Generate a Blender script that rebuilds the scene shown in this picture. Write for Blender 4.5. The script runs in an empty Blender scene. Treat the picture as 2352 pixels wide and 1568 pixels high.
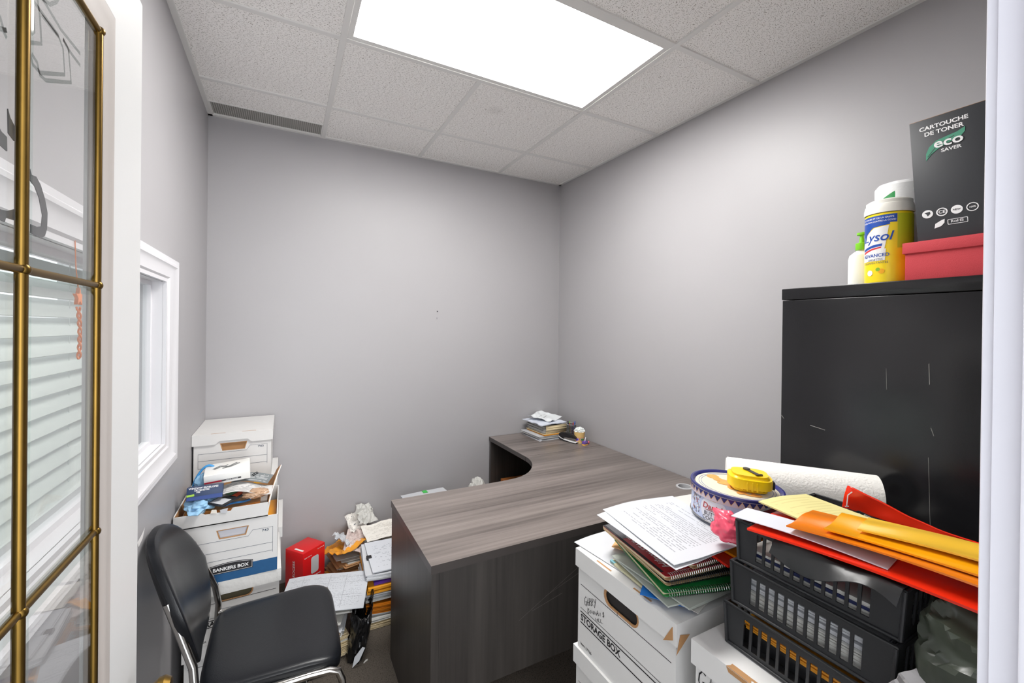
import bpy, bmesh, math, random
from mathutils import Vector, Matrix, noise
random.seed(11)
PI = math.pi
scene = bpy.context.scene
COL = scene.collection

# ---------------------------------------------------------------- camera
CY, CP, CR = 0.4799446, -0.0029262, 0.0118048          # yaw to the right, pitch, roll
fw = Vector((math.sin(CY)*math.cos(CP), math.cos(CY)*math.cos(CP), math.sin(CP)))
rt = Vector((math.cos(CY), -math.sin(CY), 0)); up = rt.cross(fw)
r2 = rt*math.cos(CR) + up*math.sin(CR); u2 = up*math.cos(CR) - rt*math.sin(CR)
cd = bpy.data.cameras.new('camera'); cam = bpy.data.objects.new('camera', cd); COL.objects.link(cam)
cd.sensor_width = 36; cd.lens = 969.46/2352*36
cd.shift_x = 16.65/2352; cd.shift_y = -28.03/2352
cd.clip_start = 0.02
m = Matrix.Identity(4)
for i in range(3):
    m[i][0] = r2[i]; m[i][1] = u2[i]; m[i][2] = -fw[i]
m.translation = Vector((-0.19995, -1.83792, 1.5536))
cam.matrix_world = m
scene.camera = cam

# ---------------------------------------------------------------- light and exposure
vs = scene.view_settings
vs.view_transform = 'Standard'; vs.look = 'None'; vs.gamma = 1; vs.exposure = 0.75
vs.use_curve_mapping = False
PANEL = 16.5            # strength of the ceiling light's diffuser
HALL_FILL = 12              # added fill lamp above the hall, watts
w = bpy.data.worlds.new('world'); scene.world = w; w.use_nodes = True
w.node_tree.nodes['Background'].inputs[0].default_value = (.93, .96, 1, 1)
w.node_tree.nodes['Background'].inputs[1].default_value = 1.25
ld = bpy.data.lights.new('hall_fill_lamp', 'AREA'); ld.shape = 'RECTANGLE'; ld.size = 1.2; ld.size_y = .6; ld.energy = HALL_FILL  # unseen lamp, added as fill through the doorway
ld.color = (1, .98, .95)
lo = bpy.data.objects.new('hall_fill_lamp', ld); COL.objects.link(lo); lo.location = (.1, -2.9, 2.65)

ld = bpy.data.lights.new('doorway_fill_light', 'AREA'); ld.shape = 'RECTANGLE'; ld.size = 1.8; ld.size_y = 1.9; ld.energy = 46  # unseen daylight fill added behind the doorway, no window stands there
ld.color = (.95, .97, 1)
lo = bpy.data.objects.new('doorway_fill_light', ld); COL.objects.link(lo); lo.location = (.25, -4.2, 1.25); lo.rotation_euler = (PI/2, 0, 0)

# ---------------------------------------------------------------- materials
def lin(c):
    return tuple((x/255/12.92 if x <= 10 else ((x/255+.055)/1.055)**2.4) for x in c)
def _n(nt, t, **kw):
    n = nt.nodes.new(t)
    for k, v in kw.items(): setattr(n, k, v)
    return n
def base(name):
    mt = bpy.data.materials.new(name); mt.use_nodes = True
    nt = mt.node_tree; p = nt.nodes['Principled BSDF']
    return mt, nt, p
def math_(nt, op, a, b=None, c=None):
    n = _n(nt, 'ShaderNodeMath', operation=op)
    for i, v in enumerate((a, b, c)):
        if v is None: continue
        if isinstance(v, (int, float)): n.inputs[i].default_value = v
        else: nt.links.new(v, n.inputs[i])
    return n.outputs[0]
def mixc(nt, f, a, b):
    n = _n(nt, 'ShaderNodeMix', data_type='RGBA')
    if isinstance(f, (int, float)): n.inputs[0].default_value = f
    else: nt.links.new(f, n.inputs[0])
    for i, v in ((6, a), (7, b)):
        if isinstance(v, tuple): n.inputs[i].default_value = (*v[:3], 1)
        else: nt.links.new(v, n.inputs[i])
    return n.outputs[2]
MC = {}
def mat(name, col, rough=.5, metal=0, var=.05, nscale=9, bump=0, bscale=120, spec=.5, trans=0, sss=0, coat=0):
    if name in MC: return MC[name]
    mt, nt, p = base(name)
    c = lin(col)
    tc = _n(nt, 'ShaderNodeTexCoord')
    ns = _n(nt, 'ShaderNodeTexNoise'); ns.inputs['Scale'].default_value = nscale; ns.inputs['Detail'].default_value = 4
    nt.links.new(tc.outputs['Object'], ns.inputs['Vector'])
    o = mixc(nt, ns.outputs[0], tuple(max(0, x*(1-var)) for x in c), tuple(min(1, x*(1+var)) for x in c))
    nt.links.new(o, p.inputs['Base Color'])
    p.inputs['Roughness'].default_value = rough; p.inputs['Metallic'].default_value = metal
    p.inputs['Specular IOR Level'].default_value = spec
    if trans: p.inputs['Transmission Weight'].default_value = trans
    if coat: p.inputs['Coat Weight'].default_value = coat; p.inputs['Coat Roughness'].default_value = .08
    if bump:
        n2 = _n(nt, 'ShaderNodeTexNoise'); n2.inputs['Scale'].default_value = bscale; n2.inputs['Detail'].default_value = 3
        nt.links.new(tc.outputs['Object'], n2.inputs['Vector'])
        b = _n(nt, 'ShaderNodeBump'); b.inputs['Strength'].default_value = bump; b.inputs['Distance'].default_value = .004
        nt.links.new(n2.outputs[0], b.inputs['Height']); nt.links.new(b.outputs[0], p.inputs['Normal'])
    MC[name] = mt
    return mt
def print_mat(name, paper, ink, rows=34, words=26, form=False, dens=.5, strength=.75, margin=.09, rough=.6):
    """paper with rows of type: text lines broken into words by noise"""
    if name in MC: return MC[name]
    mt, nt, p = base(name)
    uv = _n(nt, 'ShaderNodeUVMap'); sp = _n(nt, 'ShaderNodeSeparateXYZ'); nt.links.new(uv.outputs[0], sp.inputs[0])
    u, v = sp.outputs[0], sp.outputs[1]
    vr = math_(nt, 'MULTIPLY', v, rows)
    line = math_(nt, 'LESS_THAN', math_(nt, 'ABSOLUTE', math_(nt, 'SUBTRACT', math_(nt, 'FRACT', vr), .5)), .17)
    row = math_(nt, 'FLOOR', vr)
    cm = _n(nt, 'ShaderNodeCombineXYZ'); nt.links.new(math_(nt, 'MULTIPLY', u, words), cm.inputs[0]); nt.links.new(math_(nt, 'MULTIPLY', row, 5.37), cm.inputs[1])
    nz = _n(nt, 'ShaderNodeTexNoise'); nz.inputs['Scale'].default_value = 1; nz.inputs['Detail'].default_value = 1
    nt.links.new(cm.outputs[0], nz.inputs['Vector'])
    word = math_(nt, 'GREATER_THAN', nz.outputs[0], dens)
    c2 = _n(nt, 'ShaderNodeCombineXYZ'); nt.links.new(math_(nt, 'MULTIPLY', row, 3.7), c2.inputs[0]); nt.links.new(math_(nt, 'MULTIPLY', u, 1.6), c2.inputs[1])
    n2 = _n(nt, 'ShaderNodeTexNoise'); n2.inputs['Scale'].default_value = 1
    nt.links.new(c2.outputs[0], n2.inputs['Vector'])
    on = math_(nt, 'GREATER_THAN', n2.outputs[0], .44)
    def band(x, a, b): return math_(nt, 'MULTIPLY', math_(nt, 'GREATER_THAN', x, a), math_(nt, 'LESS_THAN', x, b))
    ink_f = math_(nt, 'MULTIPLY', math_(nt, 'MULTIPLY', line, word), math_(nt, 'MULTIPLY', on, math_(nt, 'MULTIPLY', band(u, margin, 1-margin), band(v, margin, 1-margin))))
    if form:
        for x, a in ((u, .34), (u, .62), (v, .3), (v, .36), (v, .7), (v, .86)):
            ink_f = math_(nt, 'MAXIMUM', ink_f, math_(nt, 'MULTIPLY', band(x, a-.003, a+.003), math_(nt, 'MULTIPLY', band(u, .06, .94), band(v, .06, .94))))
    o = mixc(nt, math_(nt, 'MULTIPLY', ink_f, strength), lin(paper), lin(ink))
    nt.links.new(o, p.inputs['Base Color']); p.inputs['Roughness'].default_value = rough
    MC[name] = mt
    return mt
def wood_mat(name, grain, a=(58, 53, 51), b=(98, 90, 87), rough=.34):
    mt, nt, p = base(name)
    tc = _n(nt, 'ShaderNodeTexCoord'); mp = _n(nt, 'ShaderNodeMapping')
    mp.inputs['Scale'].default_value = {'X': (1.3, 42, 42), 'Z': (46, 46, 1.3), 'Y': (42, 1.3, 42)}[grain]
    nt.links.new(tc.outputs['Object'], mp.inputs[0])
    n1 = _n(nt, 'ShaderNodeTexNoise'); n1.inputs['Scale'].default_value = 1; n1.inputs['Detail'].default_value = 7; n1.inputs['Roughness'].default_value = .62
    nt.links.new(mp.outputs[0], n1.inputs[0])
    m2 = _n(nt, 'ShaderNodeMapping'); m2.inputs['Scale'].default_value = {'X': (.6, 7, 7), 'Z': (8, 8, .6), 'Y': (7, .6, 7)}[grain]
    nt.links.new(tc.outputs['Object'], m2.inputs[0])
    n2 = _n(nt, 'ShaderNodeTexNoise'); n2.inputs['Detail'].default_value = 3; n2.inputs['Scale'].default_value = 1
    nt.links.new(m2.outputs[0], n2.inputs[0])
    f = math_(nt, 'ADD', math_(nt, 'MULTIPLY', n1.outputs[0], .6), math_(nt, 'MULTIPLY', n2.outputs[0], .55))
    mr = _n(nt, 'ShaderNodeMapRange'); mr.inputs[1].default_value = .38; mr.inputs[2].default_value = .78
    nt.links.new(f, mr.inputs[0])
    o = mixc(nt, mr.outputs[0], lin(a), lin(b))
    nt.links.new(o, p.inputs['Base Color'])
    p.inputs['Roughness'].default_value = rough
    bm_ = _n(nt, 'ShaderNodeBump'); bm_.inputs['Strength'].default_value = .06; bm_.inputs['Distance'].default_value = .002
    nt.links.new(n1.outputs[0], bm_.inputs['Height']); nt.links.new(bm_.outputs[0], p.inputs['Normal'])
    MC[name] = mt
    return mt
def glass_mat(name, tint=(.97, .985, .98), refl=.9, milky=0, rough=.02):
    """clear pane: see-through with a Fresnel mirror reflection"""
    mt, nt, p = base(name); nt.nodes.remove(p)
    out = nt.nodes['Material Output']
    tr = _n(nt, 'ShaderNodeBsdfTransparent'); tr.inputs[0].default_value = (*tint, 1)
    gl = _n(nt, 'ShaderNodeBsdfGlossy'); gl.inputs['Roughness'].default_value = rough
    fr = _n(nt, 'ShaderNodeFresnel'); ge = _n(nt, 'ShaderNodeNewGeometry')
    nt.links.new(math_(nt, 'SUBTRACT', 1.5, math_(nt, 'MULTIPLY', ge.outputs['Backfacing'], .8333)), fr.inputs[0])   # the same mirror from either face
    mx = _n(nt, 'ShaderNodeMixShader')
    nt.links.new(math_(nt, 'MULTIPLY', fr.outputs[0], refl), mx.inputs[0])
    src = tr.outputs[0]
    if milky:
        df = _n(nt, 'ShaderNodeBsdfTranslucent'); df.inputs[0].default_value = (.9, .9, .9, 1)
        d2 = _n(nt, 'ShaderNodeBsdfDiffuse'); d2.inputs[0].default_value = (.85, .86, .86, 1)
        a = _n(nt, 'ShaderNodeAddShader'); m3 = _n(nt, 'ShaderNodeMixShader'); m3.inputs[0].default_value = .5
        nt.links.new(df.outputs[0], m3.inputs[1]); nt.links.new(d2.outputs[0], m3.inputs[2])
        m4 = _n(nt, 'ShaderNodeMixShader'); m4.inputs[0].default_value = milky
        nt.links.new(tr.outputs[0], m4.inputs[1]); nt.links.new(m3.outputs[0], m4.inputs[2]); src = m4.outputs[0]
    nt.links.new(src, mx.inputs[1]); nt.links.new(gl.outputs[0], mx.inputs[2]); nt.links.new(mx.outputs[0], out.inputs[0])
    MC[name] = mt
    return mt

# ---------------------------------------------------------------- mesh helpers
def box(bm, x0, x1, y0, y1, z0, z1, mi=0, M=None, bev=0, seg=2):
    vs_ = [bm.verts.new((x, y, z)) for x in (x0, x1) for y in (y0, y1) for z in (z0, z1)]
    fs = []
    for q in ((0, 1, 3, 2), (4, 6, 7, 5), (0, 4, 5, 1), (2, 3, 7, 6), (0, 2, 6, 4), (1, 5, 7, 3)):
        f = bm.faces.new([vs_[i] for i in q]); f.material_index = mi; fs.append(f)
    if bev:
        es = list({e for f in fs for e in f.edges})
        g = bmesh.ops.bevel(bm, geom=es, offset=bev, segments=seg, affect='EDGES', profile=.5)
        vs_ = list({v for f in g['faces'] for v in f.verts} | {v for v in vs_ if v.is_valid} | {v for f in fs if f.is_valid for v in f.verts})
        for f in {f for v in vs_ for f in v.link_faces}: f.material_index = mi
    if M is not None: bmesh.ops.transform(bm, matrix=M, verts=[v for v in vs_ if v.is_valid])
    return vs_
PLACE = {'xy': lambda u, v, w: Vector((u, v, w)), 'xz': lambda u, v, w: Vector((u, w, v)), 'yz': lambda u, v, w: Vector((w, u, v))}
def prism(bm, outer, t0, t1, place='xy', holes=(), mi=0):
    """polygon (with holes) given thickness"""
    pl = PLACE[place] if isinstance(place, str) else place
    es = []
    for loop in (outer, *holes):
        vv = [bm.verts.new(pl(u, v, t0)) for u, v in loop]
        es += [bm.edges.new((vv[i], vv[(i+1) % len(vv)])) for i in range(len(vv))]
    g = bmesh.ops.triangle_fill(bm, use_beauty=True, use_dissolve=False, edges=es)
    fs = [f for f in g['geom'] if isinstance(f, bmesh.types.BMFace)]
    for f in fs: f.material_index = mi
    ex = bmesh.ops.extrude_face_region(bm, geom=fs)
    vv = [v for v in ex['geom'] if isinstance(v, bmesh.types.BMVert)]
    d = pl(0, 0, t1) - pl(0, 0, t0)
    bmesh.ops.translate(bm, vec=d, verts=vv)
    for f in {f for v in vv for f in v.link_faces}: f.material_index = mi
def flat(bm, pts, mi=0):
    f = bm.faces.new([bm.verts.new(p) for p in pts]); f.material_index = mi; return f
def tube(bm, pts, r, seg=8, closed=False, mi=0, caps=True):
    pts = [Vector(p) for p in pts]; n = len(pts)
    rr = r if isinstance(r, (list, tuple)) else [r]*n
    rings = []; nrm = None
    for i, p in enumerate(pts):
        a = pts[i-1] if (i or closed) else p; b = pts[(i+1) % n] if (i < n-1 or closed) else p
        t = (b-a).normalized()
        if nrm is None:
            nrm = t.orthogonal().normalized()
        else:
            nrm = (nrm - t*nrm.dot(t)); nrm = nrm.normalized() if nrm.length > 1e-6 else t.orthogonal().normalized()
        bi = t.cross(nrm)
        rings.append([bm.verts.new(p + nrm*rr[i]*math.cos(2*PI*k/seg) + bi*rr[i]*math.sin(2*PI*k/seg)) for k in range(seg)])
    for i in range(n if closed else n-1):
        A, B = rings[i], rings[(i+1) % n]
        for k in range(seg):
            f = bm.faces.new((A[k], A[(k+1) % seg], B[(k+1) % seg], B[k])); f.material_index = mi
    if caps and not closed:
        for R_ in (rings[0][::-1], rings[-1]):
            f = bm.faces.new(R_); f.material_index = mi
def lathe(bm, prof, seg=40, M=None, mi=0):
    """prof: (r, z[, material]) from bottom to top"""
    rings = []; vall = []
    for q in prof:
        r, z = q[0], q[1]
        if r < 1e-6:
            v = [bm.verts.new((0, 0, z))]
        else:
            v = [bm.verts.new((r*math.cos(2*PI*k/seg), r*math.sin(2*PI*k/seg), z)) for k in range(seg)]
        rings.append(v); vall += v
    for i in range(len(rings)-1):
        A, B = rings[i], rings[i+1]
        mm = prof[i][2] if len(prof[i]) > 2 else mi
        for k in range(seg):
            k2 = (k+1) % seg
            if len(A) == 1 and len(B) == 1: continue
            if len(A) == 1: f = bm.faces.new((A[0], B[k2], B[k]))
            elif len(B) == 1: f = bm.faces.new((A[k], A[k2], B[0]))
            else: f = bm.faces.new((A[k], A[k2], B[k2], B[k]))
            f.material_index = mm
    if M is not None: bmesh.ops.transform(bm, matrix=M, verts=vall)
def sheet(bm, w_, d_, nx=12, ny=12, zf=None, t=.0006, mi=0, M=None, warp=None):
    """a sheet of paper w_ x d_ centred on the origin, bent by zf(u,v), with thickness"""
    uvl = bm.loops.layers.uv.verify()
    T, B = [], []
    for j in range(ny+1):
        a, b = [], []
        for i in range(nx+1):
            u, v = i/nx, j/ny
            x, y = (u-.5)*w_, (v-.5)*d_
            z = zf(u, v) if zf else 0
            if warp: x, y, z = warp(x, y, z)
            a.append(bm.verts.new((x, y, z+t))); b.append(bm.verts.new((x, y, z)))
        T.append(a); B.append(b)
    for j in range(ny):
        for i in range(nx):
            for L, rev in ((T, 0), (B, 1)):
                q = [(i, j), (i+1, j), (i+1, j+1), (i, j+1)]
                if rev: q = q[::-1]
                f = bm.faces.new([L[jj][ii] for ii, jj in q]); f.material_index = mi
                for lp, (ii, jj) in zip(f.loops, q): lp[uvl].uv = (ii/nx, jj/ny)
    rim = [(i, 0) for i in range(nx)] + [(nx, j) for j in range(ny)] + [(i, ny) for i in range(nx, 0, -1)] + [(0, j) for j in range(ny, 0, -1)]
    for k in range(len(rim)):
        (i, j), (i2, j2) = rim[k], rim[(k+1) % len(rim)]
        f = bm.faces.new((B[j][i], B[j2][i2], T[j2][i2], T[j][i])); f.material_index = mi
    if M is not None: bmesh.ops.transform(bm, matrix=M, verts=[v for r in T+B for v in r])
def supere(bm, a, b, c, e1=.5, e2=.4, nu=40, nv=20, fn=None, mi=0):
    """cushion: superellipsoid with half sizes a,b,c"""
    sg = lambda x, e: math.copysign(abs(x)**e, x)
    rows = []
    for j in range(1, nv):
        th = -PI/2 + PI*j/nv
        row = []
        for i in range(nu):
            ph = 2*PI*i/nu
            p = Vector((a*sg(math.cos(th), e1)*sg(math.cos(ph), e2), b*sg(math.cos(th), e1)*sg(math.sin(ph), e2), c*sg(math.sin(th), e1)))
            row.append(bm.verts.new(fn(p) if fn else p))
        rows.append(row)
    for zz, row in ((-c, rows[0]), (c, rows[-1])):
        p = Vector((0, 0, zz)); v = bm.verts.new(fn(p) if fn else p)
        for i in range(nu):
            f = bm.faces.new((v, row[i], row[(i+1) % nu]) if zz > 0 else (v, row[(i+1) % nu], row[i])); f.material_index = mi
    for j in range(len(rows)-1):
        for i in range(nu):
            f = bm.faces.new((rows[j][i], rows[j][(i+1) % nu], rows[j+1][(i+1) % nu], rows[j+1][i])); f.material_index = mi
def blob(bm, rx, ry, rz, amp=.25, freq=3, sub=4, seed=0, mi=0, ctr=(0, 0, 0), flatz=None, ridged=True):
    """crumpled mass"""
    g = bmesh.ops.create_icosphere(bm, subdivisions=sub, radius=1)
    for v in g['verts']:
        d = v.co.normalized()
        q = d*freq + Vector((seed*7.1, seed*3.3, seed*1.7))
        n_ = noise.noise(q) + .5*noise.noise(q*2.1)
        if ridged: n_ = .55 - 1.6*abs(n_)
        s = 1 + amp*n_
        v.co = Vector((d.x*rx*s, d.y*ry*s, d.z*rz*s)) + Vector(ctr)
        if flatz is not None and v.co.z < flatz: v.co.z = flatz
    for f in {f for v in g['verts'] for f in v.link_faces}: f.material_index = mi
def frame4(bm, y0, y1, z0, z1, prof, place, mi=0):
    """mitred moulding round a rectangle: prof = (outset, outset at the sides, height)"""
    rings = []
    for o, os, h in prof:
        rings.append([bm.verts.new(place(u, v, h)) for u, v in ((y0-os, z0-o), (y1+os, z0-o), (y1+os, z1+o), (y0-os, z1+o))])
    for A, B in zip(rings, rings[1:]):
        for k in range(4):
            f = bm.faces.new((A[k], A[(k+1) % 4], B[(k+1) % 4], B[k])); f.material_index = mi
def rrect(w_, h_, r, n=5, cx=0, cy=0):
    o = []
    for sx, sy, a in ((1, 1, 0), (-1, 1, 90), (-1, -1, 180), (1, -1, 270)):
        for k in range(n+1):
            t = math.radians(a + 90*k/n)
            o.append((cx+sx*(w_/2-r)+r*math.cos(t), cy+sy*(h_/2-r)+r*math.sin(t)))
    return o
def circ(r, n=24, cx=0, cy=0): return [(cx+r*math.cos(2*PI*k/n), cy+r*math.sin(2*PI*k/n)) for k in range(n)]
def ribbon(bm, pl, wd, o, xd, yd, mi=0):
    """a pen stroke of width wd along 2-D polyline pl on the plane o + x*xd + y*yd"""
    o, xd, yd = Vector(o), Vector(xd), Vector(yd)
    P = [Vector((a, b)) for a, b in pl]
    L, R = [], []
    for i, p in enumerate(P):
        t = (P[min(i+1, len(P)-1)] - P[max(i-1, 0)]).normalized(); nn = Vector((-t.y, t.x))*wd/2
        for lst, q in ((L, p+nn), (R, p-nn)): lst.append(bm.verts.new(o + xd*q.x + yd*q.y))
    for i in range(len(P)-1):
        f = bm.faces.new((R[i], R[i+1], L[i+1], L[i])); f.material_index = mi

# ---------------------------------------------------------------- objects
def tag(o, label=None, cat=None, group=None, kind=None):
    if label: o['label'] = label
    if cat: o['category'] = cat
    if group: o['group'] = group
    if kind: o['kind'] = kind
    return o
def obj(name, bm, mats, parent=None, smooth=28, norm=True):
    if norm: bmesh.ops.recalc_face_normals(bm, faces=bm.faces)
    me = bpy.data.meshes.new(name); bm.to_mesh(me); bm.free()
    for q in (mats if isinstance(mats, (list, tuple)) else [mats]): me.materials.append(q)
    if smooth:
        me.shade_smooth(); me.set_sharp_from_angle(angle=math.radians(smooth))
    o = bpy.data.objects.new(name, me); COL.objects.link(o)
    if parent: o.parent = parent
    return o
def thing(name, label, cat, loc=(0, 0, 0), rot=(0, 0, 0), group=None):
    o = bpy.data.objects.new(name, None); COL.objects.link(o); o.empty_display_size = .05
    o.location = loc; o.rotation_euler = rot if isinstance(rot, (tuple, list)) else (0, 0, rot)
    return tag(o, label, cat, group)
def struct(name, bm, mats, parent=None, smooth=28):
    o = obj(name, bm, mats, parent, smooth); o['kind'] = 'structure'
    return o
def single(name, bm, mats, label, cat, loc=(0, 0, 0), rot=(0, 0, 0), group=None, smooth=28):
    o = obj(name, bm, mats, None, smooth); o.location = loc; o.rotation_euler = rot if isinstance(rot, (tuple, list)) else (0, 0, rot)
    return tag(o, label, cat, group)
def new(): return bmesh.new()
def text(parent, name, body, size, m_, o, xd, yd, align='CENTER', wx=1, bold=0, shear=0, bend=None, space=1):
    """printed lettering as a thin mesh on the plane o + x*xd + y*yd, or through bend(x, y)"""
    c = bpy.data.curves.new('lettering', 'FONT'); c.body = body; c.size = size; c.align_x = align; c.align_y = 'CENTER'
    c.offset = bold*size; c.shear = shear; c.space_character = space; c.resolution_u = 3
    t = bpy.data.objects.new('lettering', c)
    me = bpy.data.meshes.new_from_object(t)
    bpy.data.objects.remove(t); bpy.data.curves.remove(c)
    o, xd, yd = Vector(o), Vector(xd), Vector(yd)
    for v in me.vertices:
        x, y = v.co.x*wx, v.co.y
        v.co = bend(x, y) if bend else o + xd*x + yd*y
    me.materials.clear(); me.materials.append(m_); me.name = name
    ob = bpy.data.objects.new(name, me); COL.objects.link(ob); ob.parent = parent
    return ob
X_, Y_, Z_ = Vector((1, 0, 0)), Vector((0, 1, 0)), Vector((0, 0, 1))

# common materials
WHITEP = mat('white_painted_wood', (218, 217, 220), .38, var=.015)
PAPER = mat('white_paper', (198, 200, 204), .7, var=.03, nscale=14)
PAPER2 = mat('off_white_paper', (200, 199, 194), .7, var=.05, nscale=20)
GREYP = mat('grey_paper', (172, 172, 170), .7, var=.08, nscale=30)
CARD = mat('white_cardboard', (218, 217, 215), .62, var=.03, nscale=12, bump=.05, bscale=60)
KRAFT = mat('brown_cardboard', (176, 132, 88), .8, var=.1, nscale=22)
MANILA = mat('manila_card', (214, 196, 158), .65, var=.06)
GOLD = mat('gold_envelope', (236, 160, 42), .42, var=.12, nscale=16)
BROWNENV = mat('brown_envelope', (200, 118, 22), .45, var=.14, nscale=10)
INK = mat('black_ink', (32, 31, 34), .6, var=.02)
INKB = mat('navy_ink', (58, 72, 92), .6, var=.02)
INKW = mat('white_ink', (238, 238, 238), .55, var=.01)
BLACKPL = mat('black_plastic', (40, 41, 43), .45, var=.06, bump=.05, bscale=220)
CHROME = mat('chrome_steel', (190, 188, 184), .16, metal=1, var=.03)
BRASS = mat('aged_brass', (112, 88, 42), .34, metal=1, var=.2, nscale=25)
PRINT = print_mat('printed_letter', (196, 198, 203), (60, 62, 70), rows=36, words=30)
FORM = print_mat('printed_invoice', (198, 201, 206), (90, 95, 105), rows=44, words=46, form=True, dens=.56, strength=.6)
PRINTP = print_mat('printed_pink_slip', (208, 192, 186), (150, 120, 120), rows=30, words=18)
# ================================================================ THE ROOM
XL, XR, YB, YF, H = -0.591, 1.788, 1.027, -1.70, 2.728
def wall_mat():
    mt, nt, p = base('grey_wall_paint')
    tc = _n(nt, 'ShaderNodeTexCoord')
    n1 = _n(nt, 'ShaderNodeTexNoise'); n1.inputs['Scale'].default_value = 2.2; n1.inputs['Detail'].default_value = 5
    nt.links.new(tc.outputs['Object'], n1.inputs[0])
    nt.links.new(mixc(nt, n1.outputs[0], lin((168, 166, 168)), lin((173, 171, 173))), p.inputs['Base Color'])
    n2 = _n(nt, 'ShaderNodeTexNoise'); n2.inputs['Scale'].default_value = 260
    nt.links.new(tc.outputs['Object'], n2.inputs[0])
    b = _n(nt, 'ShaderNodeBump'); b.inputs['Strength'].default_value = .08; b.inputs['Distance'].default_value = .001
    nt.links.new(n2.outputs[0], b.inputs['Height']); nt.links.new(b.outputs[0], p.inputs['Normal'])
    p.inputs['Roughness'].default_value = .42; p.inputs['Specular IOR Level'].default_value = .35
    return mt
WALL = wall_mat()
def carpet_mat():
    mt, nt, p = base('speckled_carpet')
    tc = _n(nt, 'ShaderNodeTexCoord')
    n1 = _n(nt, 'ShaderNodeTexNoise'); n1.inputs['Scale'].default_value = 190; n1.inputs['Detail'].default_value = 2
    n2 = _n(nt, 'ShaderNodeTexVoronoi'); n2.inputs['Scale'].default_value = 130
    for n_ in (n1, n2): nt.links.new(tc.outputs['Object'], n_.inputs['Vector'])
    a = mixc(nt, n1.outputs[0], lin((62, 57, 52)), lin((112, 104, 95)))
    dark = math_(nt, 'LESS_THAN', n2.outputs['Distance'], .22)
    nt.links.new(mixc(nt, math_(nt, 'MULTIPLY', dark, .75), a, lin((40, 38, 38))), p.inputs['Base Color'])
    b = _n(nt, 'ShaderNodeBump'); b.inputs['Strength'].default_value = .5; b.inputs['Distance'].default_value = .004
    nt.links.new(n1.outputs[0], b.inputs['Height']); nt.links.new(b.outputs[0], p.inputs['Normal'])
    p.inputs['Roughness'].default_value = .95; p.inputs['Specular IOR Level'].default_value = .1
    return mt
def tile_mat():
    mt, nt, p = base('fissured_ceiling_tile')
    tc = _n(nt, 'ShaderNodeTexCoord')
    wn = _n(nt, 'ShaderNodeTexNoise'); wn.inputs['Scale'].default_value = 30
    nt.links.new(tc.outputs['Object'], wn.inputs['Vector'])
    ad = _n(nt, 'ShaderNodeVectorMath', operation='MULTIPLY_ADD'); ad.inputs[1].default_value = (.03, .03, .03)
    nt.links.new(wn.outputs['Color'], ad.inputs[0]); nt.links.new(tc.outputs['Object'], ad.inputs[2])
    fs = []
    for k, (ang, sc, th) in enumerate(((.5, (50, 180, 1), .115), (-.7, (46, 165, 1), .105), (1.4, (125, 125, 1), .08))):
        mp = _n(nt, 'ShaderNodeMapping'); mp.inputs['Rotation'].default_value = (0, 0, ang); mp.inputs['Scale'].default_value = sc
        mp.inputs['Location'].default_value = (3.1*k, 1.7*k, 0)
        nt.links.new(ad.outputs[0], mp.inputs[0])
        vo = _n(nt, 'ShaderNodeTexVoronoi', voronoi_dimensions='2D'); vo.inputs['Scale'].default_value = 1
        nt.links.new(mp.outputs[0], vo.inputs['Vector'])
        fs.append(math_(nt, 'LESS_THAN', vo.outputs['Distance'], th))
    f = math_(nt, 'MAXIMUM', math_(nt, 'MAXIMUM', fs[0], fs[1]), fs[2])
    # a faint round water mark on one tile
    gm = _n(nt, 'ShaderNodeVectorMath', operation='DISTANCE'); gm.inputs[1].default_value = (.80, .22, 2.73)
    nt.links.new(tc.outputs['Object'], gm.inputs[0])
    sm = _n(nt, 'ShaderNodeMapRange', interpolation_type='SMOOTHSTEP'); sm.inputs[1].default_value = .02; sm.inputs[2].default_value = .055; sm.inputs[3].default_value = .16; sm.inputs[4].default_value = 0
    nt.links.new(gm.outputs['Value'], sm.inputs[0])
    a = mixc(nt, sm.outputs[0], lin((248, 246, 243)), lin((150, 146, 140)))
    nt.links.new(mixc(nt, math_(nt, 'MULTIPLY', f, .8), a, lin((104, 92, 80))), p.inputs['Base Color'])
    p.inputs['Roughness'].default_value = .9; p.inputs['Specular IOR Level'].default_value = .15
    return mt
# floor (runs on through the doorway into the hall)
bm = new(); box(bm, -2.2, 2.6, -2.4, YB+.12, -.06, 0); struct('floor', bm, carpet_mat())
# walls
WY0, WY1, WZ0, WZ1 = -1.12, .075, 1.122, 1.706           # the window opening
bm = new(); prism(bm, [(-1.83, 0), (YB+.12, 0), (YB+.12, H+.1), (-1.83, H+.1)], XL-.12, XL, 'yz', [[(WY0, WZ0), (WY1, WZ0), (WY1, WZ1), (WY0, WZ1)]])
wl = struct('wall_left', bm, WALL)
bm = new(); flat(bm, [(XL+.0008, -.165+(y+.165)*3, z) for y, z in ((-.172, .872), (-.158, .880), (-.150, .906), (-.162, .897), (-.176, .893))])
obj('paint_chip', bm, mat('bare_plaster', (232, 230, 228), .8), wl, norm=False)
bm = new(); box(bm, XL, XR, YB, YB+.12, 0, H+.1); wb = struct('wall_back', bm, WALL)
bm = new()
tube(bm, [(.752, YB+.004, 1.668), (.752, YB-.012, 1.664)], .0028, 8)
obj('nail', bm, mat('dark_nail', (46, 42, 40), .5, .6), wb)
bm = new(); box(bm, .7495, .7515, YB-.0006, YB, 1.61, 1.623); obj('nail_hole', bm, mat('dark_nail', (46, 42, 40), .5, .6), wb)
bm = new(); box(bm, XR, XR+.12, -1.83, YB+.12, 0, H+.1); struct('wall_right', bm, WALL)
DX0, DX1, DH = -.47, .40, 2.10
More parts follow.
